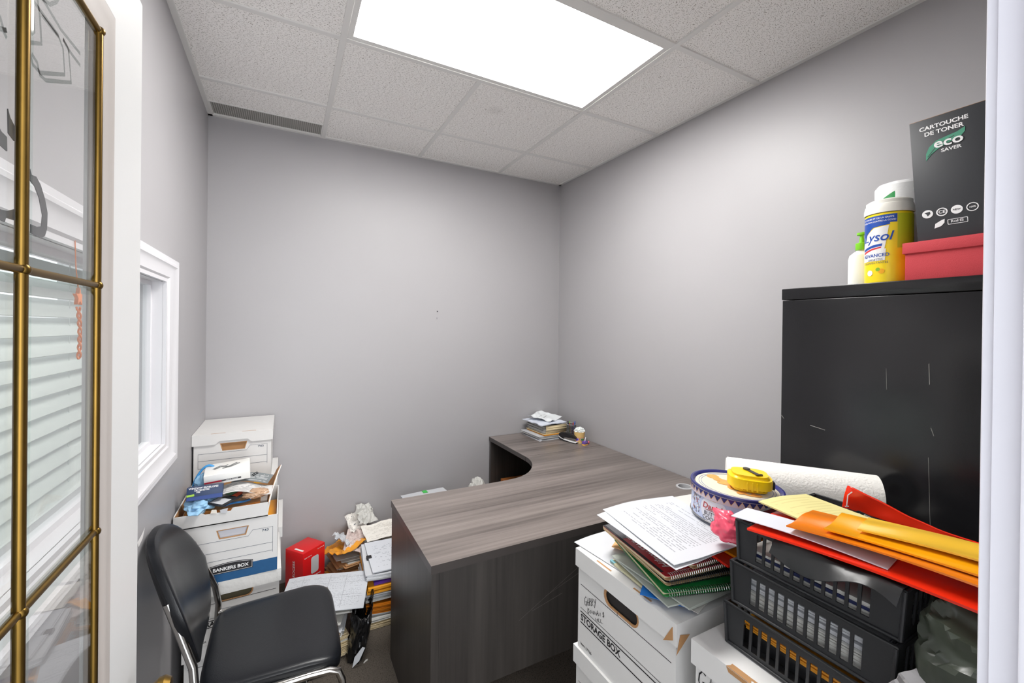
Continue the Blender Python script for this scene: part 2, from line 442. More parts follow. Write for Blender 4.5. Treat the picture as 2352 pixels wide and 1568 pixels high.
bm = new(); prism(bm, [(-2.2, 0), (DX0-.02, 0), (DX0-.02, DH+.02), (DX1+.02, DH+.02), (DX1+.02, 0), (XR+.12, 0), (XR+.12, H+.1), (-2.2, H+.1)], -1.83, YF, 'xz')
struct('wall_front', bm, WALL)
# door lining and casing
bm = new()
for sx, x in ((1, DX1), (-1, DX0)):
    a, b = sorted((x, x+sx*.02)); box(bm, a, b, -1.835, YF+.004, 0, DH)
    a, b = sorted((x-sx*.011, x)); box(bm, a, b, -1.80, -1.716, 0, DH-.011, bev=.002)
    a, b = sorted((x+sx*.004, x+sx*.07)); prism(bm, [(a, YF), (a, YF+.012), (a+.01, YF+.015), (b-.012, YF+.015), (b, YF+.009), (b, YF)], 0, DH+.07, lambda u, v, w_: Vector((u, v, w_)))
box(bm, DX0, DX1, -1.835, YF+.004, DH, DH+.02)
box(bm, DX0-.07, DX1+.07, YF, YF+.015, DH+.004, DH+.07)
struct('trim_1', bm, mat('door_frame_paint', (226, 226, 234), .4, var=.02))
# ceiling with its grid
LX0, LX1, LY0, LY1 = .0, 1.2192, -.6096, 0.0
VX0, VX1, VY0, VY1 = XL+.022, -.012, .846, YB-.02
TI = tile_mat()
bm = new()
prism(bm, [(XL, YF), (XR, YF), (XR, YB), (XL, YB)], H, H+.02, 'xy', [[(LX0+.012, LY0+.012), (LX1-.012, LY0+.012), (LX1-.012, LY1-.012), (LX0+.012, LY1-.012)], [(VX0, VY0), (VX1, VY0), (VX1, VY1), (VX0, VY1)]])
ceil = struct('ceiling', bm, TI)
GRID = mat('white_grid_metal', (226, 225, 222), .4, var=.01)
bm = new(); g = .012
for X in (0, .6096, 1.2192):
    if X == .6096:
        box(bm, X-g, X+g, LY1, YB, H-.007, H+.001, bev=.0008, seg=1); box(bm, X-g, X+g, YF, LY0, H-.007, H+.001, bev=.0008, seg=1)
    else: box(bm, X-g, X+g, YF, YB, H-.007, H+.001, bev=.0008, seg=1)
for Y in (.6096, 0, -.6096, -1.2192): box(bm, XL, XR, Y-g, Y+g, H-.0066, H+.001, bev=.0008, seg=1)
for a in ((XL, XL+.022, YF, YB), (XR-.022, XR, YF, YB), (XL, XR, YB-.022, YB), (XL, XR, YF, YF+.022)): box(bm, *a, H-.006, H+.001)
o = obj('ceiling_grid', bm, GRID, ceil); o['kind'] = 'structure'
# ceiling light
t = thing('ceiling_light', 'large bright white rectangular light panel set in the tiled ceiling', 'ceiling light', ((LX0+LX1)/2, (LY0+LY1)/2, H))
bm = new(); a, b = (LX1-LX0)/2-.0125, (LY1-LY0)/2-.0125
prism(bm, [(-a, -b), (a, -b), (a, b), (-a, b)], -.004, .02, 'xy', [[(-a+.022, -b+.022), (a-.022, -b+.022), (a-.022, b-.022), (-a+.022, b-.022)]])
box(bm, -a, a, -b, b, .02, .08)
obj('frame', bm, GRID, t)
mt, nt, p = base('lit_diffuser'); p.inputs['Base Color'].default_value = (.9, .9, .9, 1)
p.inputs['Emission Color'].default_value = (1, .985, .965, 1); p.inputs['Emission Strength'].default_value = PANEL
bm = new(); box(bm, -a+.021, a-.021, -b+.021, b-.021, .008, .014); obj('diffuser', bm, mt, t)
# return air grille
t = thing('ceiling_vent', 'grey perforated return air grille in the ceiling corner', 'vent', ((VX0+VX1)/2, (VY0+VY1)/2, H))
def perf():
    mt, nt, p = base('perforated_grille')
    tc = _n(nt, 'ShaderNodeTexCoord'); vo = _n(nt, 'ShaderNodeTexVoronoi', voronoi_dimensions='2D'); vo.inputs['Scale'].default_value = 95; vo.inputs['Randomness'].default_value = 0
    nt.links.new(tc.outputs['Object'], vo.inputs['Vector'])
    nt.links.new(mixc(nt, math_(nt, 'LESS_THAN', vo.outputs['Distance'], .32), lin((176, 174, 168)), lin((70, 70, 68))), p.inputs['Base Color'])
    p.inputs['Roughness'].default_value = .5
    return mt
bm = new(); a, b = (VX1-VX0)/2, (VY1-VY0)/2; box(bm, -a, a, -b, b, .003, .012); obj('grille', bm, perf(), t)
bm = new(); prism(bm, [(-a, -b), (a, -b), (a, b), (-a, b)], -.003, .004, 'xy', [[(-a+.006, -b+.008), (a-.006, -b+.008), (a-.006, b-.006), (-a+.006, b-.006)]]); obj('frame', bm, GRID, t)

# ---------------------------------------------------------------- window in the left wall
wn = thing('window_1', None, None, (XL, 0, 0)); wn['kind'] = 'structure'
bm = new()
pl = lambda u, v, h: Vector((h, u, v))
frame4(bm, WY0, WY1, WZ0, WZ1, [(0, 0, 0), (0, 0, .012), (.012, .016, .012), (.018, .024, .017), (.03, .04, .018), (.046, .06, .022), (.058, .075, .03), (.066, .086, .031), (.07, .092, .027), (.084, .112, .027), (.087, .116, .022), (.087, .116, 0)], pl)
o = obj('window_casing', bm, WHITEP, wn, smooth=25); o['kind'] = 'structure'
bm = new()
frame4(bm, WY0, WY1, WZ0, WZ1, [(0, 0, .0), (0, 0, -.048), (-.001, -.001, -.048), (-.001, -.001, 0)], pl)
frame4(bm, WY0, WY1, WZ0, WZ1, [(-.0, -.0, -.030), (-.016, -.016, -.030), (-.016, -.016, -.052), (0, 0, -.052)], pl)
o = obj('window_frame', bm, WHITEP, wn, smooth=25); o['kind'] = 'structure'
bm = new(); box(bm, -.044, -.040, WY0+.01, WY1-.01, WZ0+.01, WZ1-.01); o = obj('window_glass', bm, glass_mat('window_glass', refl=.8), wn); o['kind'] = 'structure'
t = thing('window_blind', 'white slatted blind behind the interior window, seen through the glass door', 'blind', (XL-.10, -.70, 1.128))
bm = new()
SL = mat('blind_slat', (222, 226, 224), .45, var=.02)
for k in range(14):
    z = .015 + k*.0445
    M = Matrix.Translation((0, 0, z)) @ Matrix.Rotation(math.radians(58), 4, 'Y')
    box(bm, -.025, .025, -.42, .46, -.0015, .0015, M=M)
obj('slats', bm, SL, t)
bm = new(); box(bm, -.03, .03, -.42, .46, .602, .64, bev=.004); obj('head_rail', bm, SL, t)
for y in (-.3, .34):
    bm = new(); tube(bm, [(0, y, 0), (0, y, .602)], .0012, 5); obj('cord', bm, SL, t)
bm = new(); sheet(bm, .50, .66, 40, 30, lambda u, v: .012*math.sin(u*17+2*v)+.006*math.sin(u*41+v*5)+.012*noise.noise((u*4, v*5, 1)), .001)
single('plastic_curtain', bm, glass_mat('milky_plastic', (.9, .92, .93), .25, milky=.8, rough=.2), 'crumpled translucent white plastic sheet hanging behind the window pane', 'curtain', (XL-.15, -.05, 1.41), (PI/2, 0, PI/2))
# little ornament hanging in the window
t = thing('hanging_star', 'small orange star on a braided cord, seen through the glass door', 'ornament', (-.572, -.680, 1.606))
ORG = mat('orange_felt', (226, 138, 92), .8, var=.08)
bm = new(); pts = []
for k in range(10):
    r_ = .019 if k % 2 == 0 else .008; a_ = PI/2 + k*PI/5; pts.append((r_*math.cos(a_), r_*math.sin(a_)))
prism(bm, pts, -.003, .003, 'yz'); obj('star', bm, ORG, t)
bm = new()
for s in (0, PI): tube(bm, [(.0026*math.cos(k*.9+s), .0026*math.sin(k*.9+s)+.01*math.sin(k*.12), -.02-.0046*k) for k in range(24)], .0019, 8)
obj('braid', bm, ORG, t)
bm = new(); tube(bm, [(0, 0, .015), (-.004, 0, .06), (-.006, 0, .128)], .001, 5); obj('string', bm, ORG, t)

# ---------------------------------------------------------------- the open glass door
door = thing('door_1', None, None, (-.411, 0, 0)); door['kind'] = 'structure'
DY0, DY1, DT = -1.715, -.95, 2.072
GY0, GY1, GZ0, GZ1 = -1.594, -1.072, .285, 1.973       # opening in the leaf
DOORP = mat('door_paint', (208, 208, 207), .35, var=.015)
bm = new(); prism(bm, [(DY0, .01), (DY1, .01), (DY1, DT), (DY0, DT)], -.031, 0, 'yz', [[(GY0, GZ0), (GY1, GZ0), (GY1, GZ1), (GY0, GZ1)]])
struct('door_leaf', bm, DOORP, door)
bm = new()
frame4(bm, GY0+.045, GY1-.045, GZ0+.045, GZ1-.045, [(.045, .045, -.002), (.043, .043, .0008), (.036, .036, .0012), (.03, .03, -.001), (.016, .016, -.002), (.008, .008, -.003), (.002, .002, -.005), (.002, .002, -.010), (.045, .045, -.027)], pl)
struct('door_bead', bm, mat('beige_bead', (176, 169, 164), .35, var=.02), door)
ys = [GY0+.047, -1.374, -1.292, GY1-.047]; zs = [GZ0+.047, .642, .965, 1.287, 1.602, GZ1-.047]
GL = glass_mat('bevelled_glass', (.985, .99, .985), .85, rough=.0)
GLB = glass_mat('bevel_edge', (.84, .90, .88), 1.0, rough=.03)
for i in range(3):
    for j in range(5):
        bm = new(); y0, y1, z0, z1 = ys[i]+.004, ys[i+1]-.004, zs[j]+.004, zs[j+1]-.004; bv = .010
        o4 = [(y0, z0), (y1, z0), (y1, z1), (y0, z1)]; i4 = [(y0+bv, z0+bv), (y1-bv, z0+bv), (y1-bv, z1-bv), (y0+bv, z1-bv)]
        A = [bm.verts.new((-.0045, *q)) for q in o4]; B = [bm.verts.new((-.0015, *q)) for q in i4]; C_ = [bm.verts.new((-.0055, *q)) for q in o4]
        f = bm.faces.new(B); f.material_index = 0
        for k in range(4):
            f = bm.faces.new((A[k], A[(k+1) % 4], B[(k+1) % 4], B[k])); f.material_index = 1
        bm.faces.new(C_[::-1])
        for k in range(4): bm.faces.new((C_[k], C_[(k+1) % 4], A[(k+1) % 4], A[k]))
        o = obj('door_pane', bm, [GL, GLB], door, smooth=0); o['kind'] = 'structure'
bm = new()
for y in ys: tube(bm, [(-.003, y, zs[0]), (-.003, y, zs[-1])], .0047, 18)
for z in zs: tube(bm, [(-.003, ys[0], z), (-.003, ys[-1], z)], .004, 16)
for y in ys:
    for z in zs: bmesh.ops.create_uvsphere(bm, u_segments=16, v_segments=10, radius=.0058, matrix=Matrix.Translation((-.002, y, z)))
struct('door_caming', bm, BRASS, door)
# lettering on the far side of the glass
bold = [[(-1.332,1.7274),(-1.3261,1.7247),(-1.3215,1.7213),(-1.3153,1.7171),(-1.3074,1.7157),(-1.3069,1.7034),(-1.3167,1.7048),(-1.3259,1.7089),(-1.3318,1.7127)],[(-1.3061,1.7409),(-1.3027,1.7349),(-1.2959,1.7302),(-1.2957,1.7165),(-1.305,1.7199)],[(-1.3309,1.6506),(-1.3251,1.6508),(-1.3159,1.6503),(-1.3048,1.6516),(-1.2948,1.6555),(-1.2946,1.6455),(-1.3079,1.6449),(-1.3095,1.6408),(-1.3249,1.6415),(-1.3308,1.6419)],[(-1.2691,1.7002),(-1.2661,1.6956),(-1.2581,1.6965),(-1.2498,1.6912),(-1.2411,1.6798),(-1.2353,1.6661),(-1.2361,1.6496),(-1.2404,1.6417),(-1.2457,1.6391),(-1.2551,1.6385),(-1.2671,1.6398),(-1.2672,1.6479),(-1.2553,1.6478),(-1.247,1.6501),(-1.2451,1.6617),(-1.2516,1.677),(-1.26,1.6861),(-1.2689,1.6896)]]
thin = [[(-1.2591,1.8716),(-1.2537,1.8576),(-1.2501,1.831),(-1.271,1.8197)],[(-1.2688,1.8589),(-1.2635,1.8349),(-1.2692,1.8293)],[(-1.2506,1.8596),(-1.2144,1.8593),(-1.2044,1.8527),(-1.2,1.8267),(-1.2517,1.8012),(-1.2659,1.8018),(-1.2708,1.8092)],[(-1.268,1.8108),(-1.258,1.8082),(-1.2527,1.7986),(-1.241,1.7993),(-1.1842,1.826),(-1.1916,1.8601),(-1.2046,1.8629)],[(-1.2688,1.8629),(-1.2144,1.8604)],[(-1.2488,1.8766),(-1.2097,1.8701),(-1.1609,1.8716)],[(-1.2046,1.8629),(-1.1915,1.8589),(-1.1606,1.858)],[(-1.2509,1.8762),(-1.2336,1.881),(-1.2199,1.893),(-1.2152,1.9006)],[(-1.3303,1.8157),(-1.3183,1.813),(-1.3135,1.806),(-1.3087,1.808)],[(-1.3301,1.8036),(-1.3212,1.8021),(-1.3087,1.808)],[(-1.3135,1.8042),(-1.3086,1.8012)]]
bm = new()
for P in bold: prism(bm, P, -.0072, -.0064, 'yz')
o = struct('door_lettering', bm, mat('dark_grey_vinyl', (44, 45, 48), .6), door)
bm = new()
for P in thin: ribbon(bm, P, .0042, (-.0066, 0, 0), Y_, Z_)
o = obj('door_lettering', bm, mat('light_grey_vinyl', (104, 108, 108), .6), door, norm=False); o['kind'] = 'structure'
# lever handle
bm = new()
Mk = Matrix.Translation((0, -1.012, .98)) @ Matrix.Rotation(PI/2, 4, 'Y')
lathe(bm, [(0, 0), (.022, 0), (.022, .004), (.018, .009), (.010, .011), (.009, .026), (.015, .033), (.021, .041), (.022, .049), (.017, .057), (0, .060)], 28, Mk)
struct('door_handle', bm, BRASS, door)
bm = new()
for z in (.25, 1.05, 1.85): box(bm, -.029, -.002, DY0-.004, DY0, z, z+.09); tube(bm, [(.003, DY0-.002, z), (.003, DY0-.002, z+.09)], .005)
struct('door_hinge', bm, BRASS, door)

# ================================================================ DESK
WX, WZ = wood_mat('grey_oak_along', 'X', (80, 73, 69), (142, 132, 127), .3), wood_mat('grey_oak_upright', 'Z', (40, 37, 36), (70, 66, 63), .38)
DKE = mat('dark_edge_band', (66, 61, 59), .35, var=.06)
desk = thing('desk', 'dark grey wood-grain corner desk with curved inner edge and panelled front', 'desk', (.95, -.14, 0))
S = lambda x, y: (x-.95, y+.14)
cv = [(1.167,.4775),(1.164,.44),(1.155,.40),(1.140,.36),(1.120,.32),(1.096,.285),(1.068,.252),(1.036,.222),(1.0,.197),(.96,.178),(.915,.167),(.86,.162),(.80,.161),(.70,.162)]
def edge_faces(bm):
    bm.normal_update()
    for f in bm.faces: f.material_index = 1 if abs(f.normal.z) < .5 else 0
out = [(.25, -.45), (1.782, -.45), (1.782, .4775)] + cv + [(.25, .166)]
bm = new(); prism(bm, [S(*q) for q in out], .707, .737, 'xy', [circ(.034, 24, *S(1.655, -.325))])
edge_faces(bm)
obj('worktop', bm, [WX, DKE], desk)
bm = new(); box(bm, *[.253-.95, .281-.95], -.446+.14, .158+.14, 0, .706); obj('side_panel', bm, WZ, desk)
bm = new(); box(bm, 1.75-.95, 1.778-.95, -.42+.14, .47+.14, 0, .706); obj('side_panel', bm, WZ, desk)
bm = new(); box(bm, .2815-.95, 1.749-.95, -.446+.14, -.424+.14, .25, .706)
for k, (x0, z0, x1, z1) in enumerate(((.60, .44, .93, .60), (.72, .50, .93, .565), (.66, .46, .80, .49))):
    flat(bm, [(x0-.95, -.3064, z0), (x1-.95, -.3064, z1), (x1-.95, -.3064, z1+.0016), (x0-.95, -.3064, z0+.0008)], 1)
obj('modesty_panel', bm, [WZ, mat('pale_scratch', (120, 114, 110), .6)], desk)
bm = new(); M = Matrix.Translation((*S(1.655, -.325), .7365)); lathe(bm, [(.030, -.03), (.034, -.03), (.034, 0), (.042, .001), (.041, .004), (.031, .004), (.030, -.03)], 32, M)
o = obj('grommet', bm, mat('silver_plastic', (186, 186, 188), .4), desk); o['label'] = 'silver cable grommet ring'
bm = new(); M = Matrix.Translation((*S(1.655, -.325), .716)); lathe(bm, [(0, 0), (.031, 0), (.031, .002), (0, .002)], 24, M); obj('grommet_cap', bm, mat('dark_slate', (62, 66, 70), .5), desk)
ret = thing('return_desk', 'dark grey return desk section against the back wall, holding papers and stapler', 'desk', (1.475, .75, 0))
bm = new(); box(bm, 1.167-1.475, 1.782-1.475, .4835-.75, 1.024-.75, .707, .737, bev=.0012, seg=1); edge_faces(bm); obj('worktop', bm, [WX, DKE], ret)
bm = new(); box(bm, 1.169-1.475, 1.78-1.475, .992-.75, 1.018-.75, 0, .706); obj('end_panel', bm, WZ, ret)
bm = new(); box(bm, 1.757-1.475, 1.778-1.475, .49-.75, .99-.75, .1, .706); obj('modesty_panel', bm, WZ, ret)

# ================================================================ FILING CABINET
cab = thing('filing_cabinet', 'tall black metal filing cabinet against the right wall', 'filing cabinet', (1.556, -1.322, 0))
BLK = mat('black_enamel', (26, 26, 28), .20, var=.05, nscale=4, bump=.02, bscale=300)
SCR = mat('grey_scuff', (138, 136, 132), .6)
cx, cy = .226, .342
bm = new(); box(bm, -cx, cx, -cy, cy-.003, 0, 1.6595, bev=.002)
for (y0, z0, y1, z1, wd) in ((-1.075, 1.246, -1.118, 1.240, .0022), (-.985, 1.262, -.993, 1.252, .002), (-1.36, 1.47, -1.362, 1.415, .0025), (-1.366, 1.30, -1.372, 1.28, .0018), (-1.27, 1.45, -1.272, 1.39, .0012), (-1.362, 1.22, -1.368, 1.02, .0016)):
    flat(bm, [(-cx-.0006, y0+1.322, z0), (-cx-.0006, y1+1.322, z1), (-cx-.0006, y1+1.322-wd*.5, z1+wd*.6), (-cx-.0006, y0+1.322-wd*.5, z0+wd)], 1)
obj('body', bm, [BLK, SCR], cab)
bm = new(); box(bm, -cx, cx, -cy, cy, 1.6615, 1.70, bev=.0025); obj('top_cap', bm, BLK, cab)
for k in range(5):
    z0 = .05 + k*.322
    bm = new(); box(bm, -cx+.008, cx-.008, cy-.0035, cy-.0005, z0, z0+.312, bev=.001); dr = obj('drawer', bm, BLK, cab)
    bm = new(); box(bm, -.07, .07, cy-.002, cy+.0012, z0+.20, z0+.225, bev=.0008); obj('drawer_pull', bm, CHROME, dr)

# ================================================================ CHAIR
LEA = mat('black_vinyl', (20, 22, 26), .30, var=.05, nscale=5, bump=.10, bscale=420, spec=.42)
ch = thing('visitor_chair', 'black padded vinyl chair with chrome frame beside the left wall', 'chair', (-.22, -.11, 0))
bm = new()
def seatfn(p):
    # waterfall front on +x, slightly dished, narrower at the back
    x, y, z = p
    y *= 1 + .05*(x/.2)
    z -= .020*max(0, (x-.08)/.12)**2 + .012*(1-(x/.2)**2)*(1-(y/.22)**2)*(z > 0)
    return Vector((x, y, z+.437))
supere(bm, .207, .228, .034, .42, .30, 64, 20, seatfn)
obj('seat', bm, LEA, ch)
bm = new()
def backfn(p):
    x, y, z = p                                    # x thickness, y width, z height
    y *= 1 - .20*max(0, z/.18) - .16*max(0, -z/.18)
    x += .045*(y/.21)**2 - .006
    z2 = z + .678
    x2 = x - (z)*.30
    return Vector((x2-.283-.03*y, y-.006, z2))
def supb(bm):
    sg = lambda x, e: math.copysign(abs(x)**e, x)
    supere(bm, .205, .212, .024, .5, .68, 64, 20, lambda p: backfn(Vector((p.z, p.y, p.x))))
supb(bm)
obj('backrest', bm, LEA, ch)
for s in (-1, 1):
    bm = new(); y = .238*s; ys_ = y+.062*s
    tube(bm, [(-.277, y*.80, .74), (-.250, y*.83, .66), (-.21, y*.92, .55), (-.20, y, .47), (-.205, y*1.04, .38), (-.235, ys_*.97, .10), (-.240, ys_, .035), (-.225, ys_, .012), (-.19, ys_, .0105)], .0115, 20)
    tube(bm, [(-.20, y, .432), (-.1, y, .430), (.10, y, .426), (.160, y*1.01, .423), (.187, y*1.02, .411), (.198, y*1.04, .385), (.215, y*1.15, .22), (.226, ys_*.97, .06), (.222, ys_, .025), (.20, ys_, .012), (.16, ys_, .0105)], .0115, 20)
    o = obj('side_frame', bm, CHROME, ch); o['label'] = 'chrome tube legs on one side'
    bm = new(); tube(bm, [(-.19, ys_, .0115), (.16, ys_, .0115)], .0115, 20); obj('floor_rail', bm, CHROME, ch)
    for x in (.11, -.15):
        bm = new(); tube(bm, [(x-.017, ys_, .0125), (x+.017, ys_, .0125)], .0135, 20); obj('glide', bm, BLACKPL, ch)
bm = new()
for x in (-.12, .10): tube(bm, [(x, -.238, .40), (x, .238, .40)], .009, 8)
obj('cross_bar', bm, CHROME, ch)
# ================================================================ STORAGE BOXES
BLUEB = mat('blue_print', (26, 84, 132), .55, var=.12, nscale=60)
def line_bm(bm, x0, z0, x1, z1, wd, y):
    ribbon(bm, [(x0, z0), (x1, z1)], wd, (0, y, 0), X_, Z_)
def storage_box(label, loc, rotz, w_, d_, h, style, lid=True, group=None, inner=KRAFT, lidh=.052, lidmat=None):
    """front towards local -y; origin at the bottom centre of the front face"""
    t = thing('storage_box', label, 'box', loc, rotz, group)
    hb = h-.006; a = w_/2
    if style == 'storage':
        hz = h*.755; hole = [(x, hz+z*1) for x, z in rrect(.125, .046, .0225, 5)]
    else:
        hz = h*.79 if not lid else h*.735; hole = [(-.045, hz-.017), (.045, hz-.017), (.055, hz+.017), (-.055, hz+.017)]
    bm = new()
    prism(bm, [(-a, 0), (a, 0), (a, hb), (-a, hb)], 0, .004, 'xz', [hole])
    prism(bm, [(-a, 0), (a, 0), (a, hb), (-a, hb)], d_-.004, d_, 'xz')
    box(bm, -a, -a+.004, .004, d_-.004, 0, hb); box(bm, a-.004, a, .004, d_-.004, 0, hb)
    box(bm, -a+.004, a-.004, .004, d_-.004, 0, .004)
    obj('body', bm, CARD, t)
    bm = new()                                          # raw brown edge round the hand hole
    hh = hole; cxx = sum(q[0] for q in hh)/len(hh)
    big = [(cxx+(x-cxx)*1.05, hz+(z-hz)*1.1) for x, z in hh]
    prism(bm, big, -.0003, .0002, 'xz', [hh]); prism(bm, hh, .0004, .0038, 'xz', [[(cxx+(x-cxx)*.96, hz+(z-hz)*.9) for x, z in hh]])
    obj('hand_hole_edge', bm, KRAFT, t)
    if inner is not None:
        bm = new(); box(bm, -.08, .08, .010, .014, hz-.05, min(hz+.035, hb)); obj('hole_backing', bm, inner, t)  # card flap behind the hole; a dark inner paints the box's shade
    bm = new(); y = -.0006
    if style == 'storage':
        line_bm(bm, -a+.012, h*.655, a-.012, h*.655, .0018, y); line_bm(bm, -.01, h*.655, -.01, h*.69, .0012, y)
        line_bm(bm, -a+.012, h*.42, a-.012, h*.42, .0014, y)
        for q in (.382, .275): line_bm(bm, -a+.012, h*q, a-.012, h*q, .0034, y)
        obj('printed_lines', bm, INK, t, norm=False)
        text(t, 'lettering', 'STORAGE BOX', .026, INK, (-a+.014, y, h*.328), X_, Z_, 'LEFT', wx=.95, bold=.03)
        text(t, 'lettering', 'Item 17726', .011, INK, (-a+.014, y, h*.06), X_, Z_, 'LEFT', bold=.02)
    else:
        L, R = -a+.018, a-.018
        top = hz+.004
        for P in ([(L, h*.155+.2*h), (L, top-.03), (R-.09, top-.03), (R-.075, top-.008), (R, top-.008), (R, h*.33)], [(L, h*.50), (R, h*.50)], [(L, h*.36), (R, h*.36)]):
            ribbon(bm, P, .0013, (0, y, 0), X_, Z_)
        obj('printed_lines', bm, INKB, t, norm=False)
        text(t, 'lettering', '743', .013, INKB, (R-.028, y, top-.018), X_, Z_, wx=1.35, bold=.02)
        if style == 'bankers':
            bm = new(); flat(bm, [(-a, y, 0), (a, y, 0), (a, y, h*.225), (-a, y, h*.225)])
            obj('blue_band', bm, BLUEB, t, norm=False)
            bm = new(); flat_logo = [(-.065, .040), (-.065, .006), (.0, -.004), (.085, .006), (.085, .040), (.01, .050)]
            n = 12; top_ = [(-.072+.157*k/n, .040+.008*math.sin(PI*k/n)) for k in range(n+1)]; bot_ = [(.085-.157*k/n, .006-.0*math.sin(PI*k/n)) for k in range(n+1)]
            prism(bm, bot_[::1]+top_[::1], -.0012, -.0007, lambda u, v, w2: Vector((u, w2, v+h*.11)))
            bmesh.ops.translate(bm, vec=(-.012, 0, 0), verts=bm.verts); lg = obj('logo_plate', bm, INK, t)
            bm = new(); ribbon(bm, [(x-.012+(.003 if x < 0 else -.003), z-.003 if z > .03 else z+.003) for x, z in bot_+top_+bot_[:1]], .0012, (0, -.0014, h*.11), X_, Z_)
            obj('logo_outline', bm, INKW, lg, norm=False)
            text(lg, 'lettering', 'BANKERS BOX', .019, INKW, (-.0055, -.0016, h*.11+.0235), X_, Z_, wx=1.0, bold=.03)
    if lid:
        e = .007; b = a+e; L = lidh
        bm = new()
        sl = [[(s*w_*.2-.03, .002), (s*w_*.2+.03, .002), (s*w_*.2+.03, .0075), (s*w_*.2-.03, .0075)] for s in (-1, 1)]
        prism(bm, [(-b, -e), (b, -e), (b, d_+e), (-b, d_+e)], h-.004, h, 'xy', sl)
        fr = [(-b, h-L), (-.075, h-L), (-.06, h-L+.016), (.06, h-L+.016), (.075, h-L), (b, h-L), (b, h-.0041), (-b, h-.0041)]
        if style == 'storage': fr = [(-b, h-L), (b, h-L), (b, h-.0041), (-b, h-.0041)]
        prism(bm, fr, -e, -e+.004, 'xz'); prism(bm, fr, d_+e-.004, d_+e, 'xz')
        box(bm, -b, -b+.004, -e+.004, d_+e-.004, h-L, h-.0041); box(bm, b-.004, b, -e+.004, d_+e-.004, h-L, h-.0041)
        ld_ = obj('lid', bm, lidmat or CARD, t)
        for q in sl:
            bm = new(); prism(bm, q, h-.0035, h+.0003, 'xy'); obj('slit_edge', bm, KRAFT, ld_)
    return t
# ---- back stack, four high in the corner behind
G1 = 'storage boxes stacked in the back left corner'
bx = [-.395, -.372, -.398, -.42]
lab = ['bottom white storage box of the back corner stack, on the carpet', 'white storage box second from the floor in the back corner stack', 'white storage box directly under the closed topmost box in the back corner', 'closed white storage box topmost in the back corner stack, under the wall']
for k in range(4):
    storage_box(lab[k], (bx[k], .633, k*.2555), 0, .325, .378, .2555, '743', group=G1)
# ---- front stack
LIDC = mat('crumpled_cardboard', (214, 213, 210), .6, var=.05, nscale=30, bump=.9, bscale=26)
G2 = 'storage boxes in the front left stack'
storage_box('lowest white storage box of the front left stack, standing on the floor behind the chair', (-.385, .245, 0), 0, .325, .370, .247, 'storage', group=G2)
storage_box('white storage box with crumpled lid under the blue banded box', (-.375, .240, .248), .03, .325, .360, .247, 'storage', group=G2, inner=mat('dark_olive', (92, 86, 66), .9), lidmat=LIDC)
bb = storage_box('open white storage box with blue printed band near the floor, black chair in front', (-.385, .235, .496), 0, .328, .375, .246, 'bankers', lid=False, group=G2, inner=mat('frosted_liner', (214, 216, 224), .5))
# things between the box and the tray
bm = new(); sheet(bm, .22, .29, 10, 10, lambda u, v: .01*u+.006*math.sin(v*4), .004)
single('gold_envelope', bm, GOLD, 'gold envelope poking out of the open blue banded box under the lid tray', 'envelope', (-.338, .42, .672), (0, 0, .0))
# upturned lid used as a tray
t = thing('box_lid_tray', 'upturned white box lid used as a tray full of odds and ends', 'box lid', (-.421, .232, .7365))
a = .163; dl = .385
bm = new(); box(bm, -a, a, 0, dl, 0, .004)
fr = [(-a, 0), (a, 0), (a, .058), (.035, .058), (.028, .046), (-.06, .046), (-.07, .053), (-a, .053)]
prism(bm, fr, 0, .004, 'xz'); box(bm, -a, a, dl-.004, dl, 0, .055)
box(bm, -a, -a+.004, .004, dl-.004, 0, .056)
obj('tray', bm, CARD, t)
bm = new(); n = 12                                          # right side, bent up and inside-brown
prism(bm, [(.004, 0), (dl-.004, 0), (dl-.004, .085), (.30, .125), (.22, .115), (.10, .065), (.004, .058)], a-.006, a-.001, 'yz')
prism(bm, [(.006, .004), (dl-.006, .004), (dl-.006, .084), (.30, .123), (.22, .113), (.10, .064), (.006, .056)], a-.0085, a-.0062, 'yz', mi=1)
box(bm, -a+.0042, -a+.006, .006, dl-.006, .004, .055, mi=1); box(bm, -a+.006, a-.008, dl-.0065, dl-.0042, .004, .054, mi=1)
for v in bm.verts:
    if v.co.x > 0: v.co.x += max(0, v.co.z-.006)*.46*min(1, .35+v.co.y*2)
obj('bent_side', bm, [CARD, KRAFT], t)
# ---- odds and ends in the tray
bm = new(); sheet(bm, .27, .22, 14, 8, lambda u, v: .003*math.sin(u*9)+.003, .008)
single('gold_envelope', bm, GOLD, 'gold padded envelope lying flat under everything in the lid tray', 'envelope', (-.428, .36, .7415), (0, 0, 0))
bm = new(); sheet(bm, .27, .20, 12, 8, lambda u, v: .004*math.sin(u*7+1), .018)
single('brown_envelope', bm, mat('tan_envelope', (206, 150, 86), .6, var=.1), 'thick tan envelope under the navy box in the lid tray', 'envelope', (-.43, .40, .755), (0, 0, .05))
CLOTH = mat('light_blue_cloth', (148, 192, 224), .85, var=.1, nscale=18, bump=.3, bscale=500)
bm = new(); blob(bm, .056, .095, .028, .38, 1.7, 5, 3, ridged=False); single('cleaning_cloth', bm, CLOTH, 'crumpled light blue cleaning cloth at the left end of the lid tray', 'cloth', (-.508, .335, .800))
bm = new(); blob(bm, .03, .05, .035, .4, 2.5, 3, 8); single('cleaning_cloth', bm, CLOTH, 'small bunched light blue cloth beside the white product box', 'cloth', (-.515, .44, .853))
NAVY = mat('navy_carton', (44, 62, 96), .5, var=.06)
t = thing('label_carton', 'navy blue carton with white print across the lid tray', 'carton', (-.49, .30, .826), (-.22, .02, .04))
bm = new(); box(bm, -.062, .062, -.022, .03, 0, .052, bev=.0015); obj('carton', bm, NAVY, t)
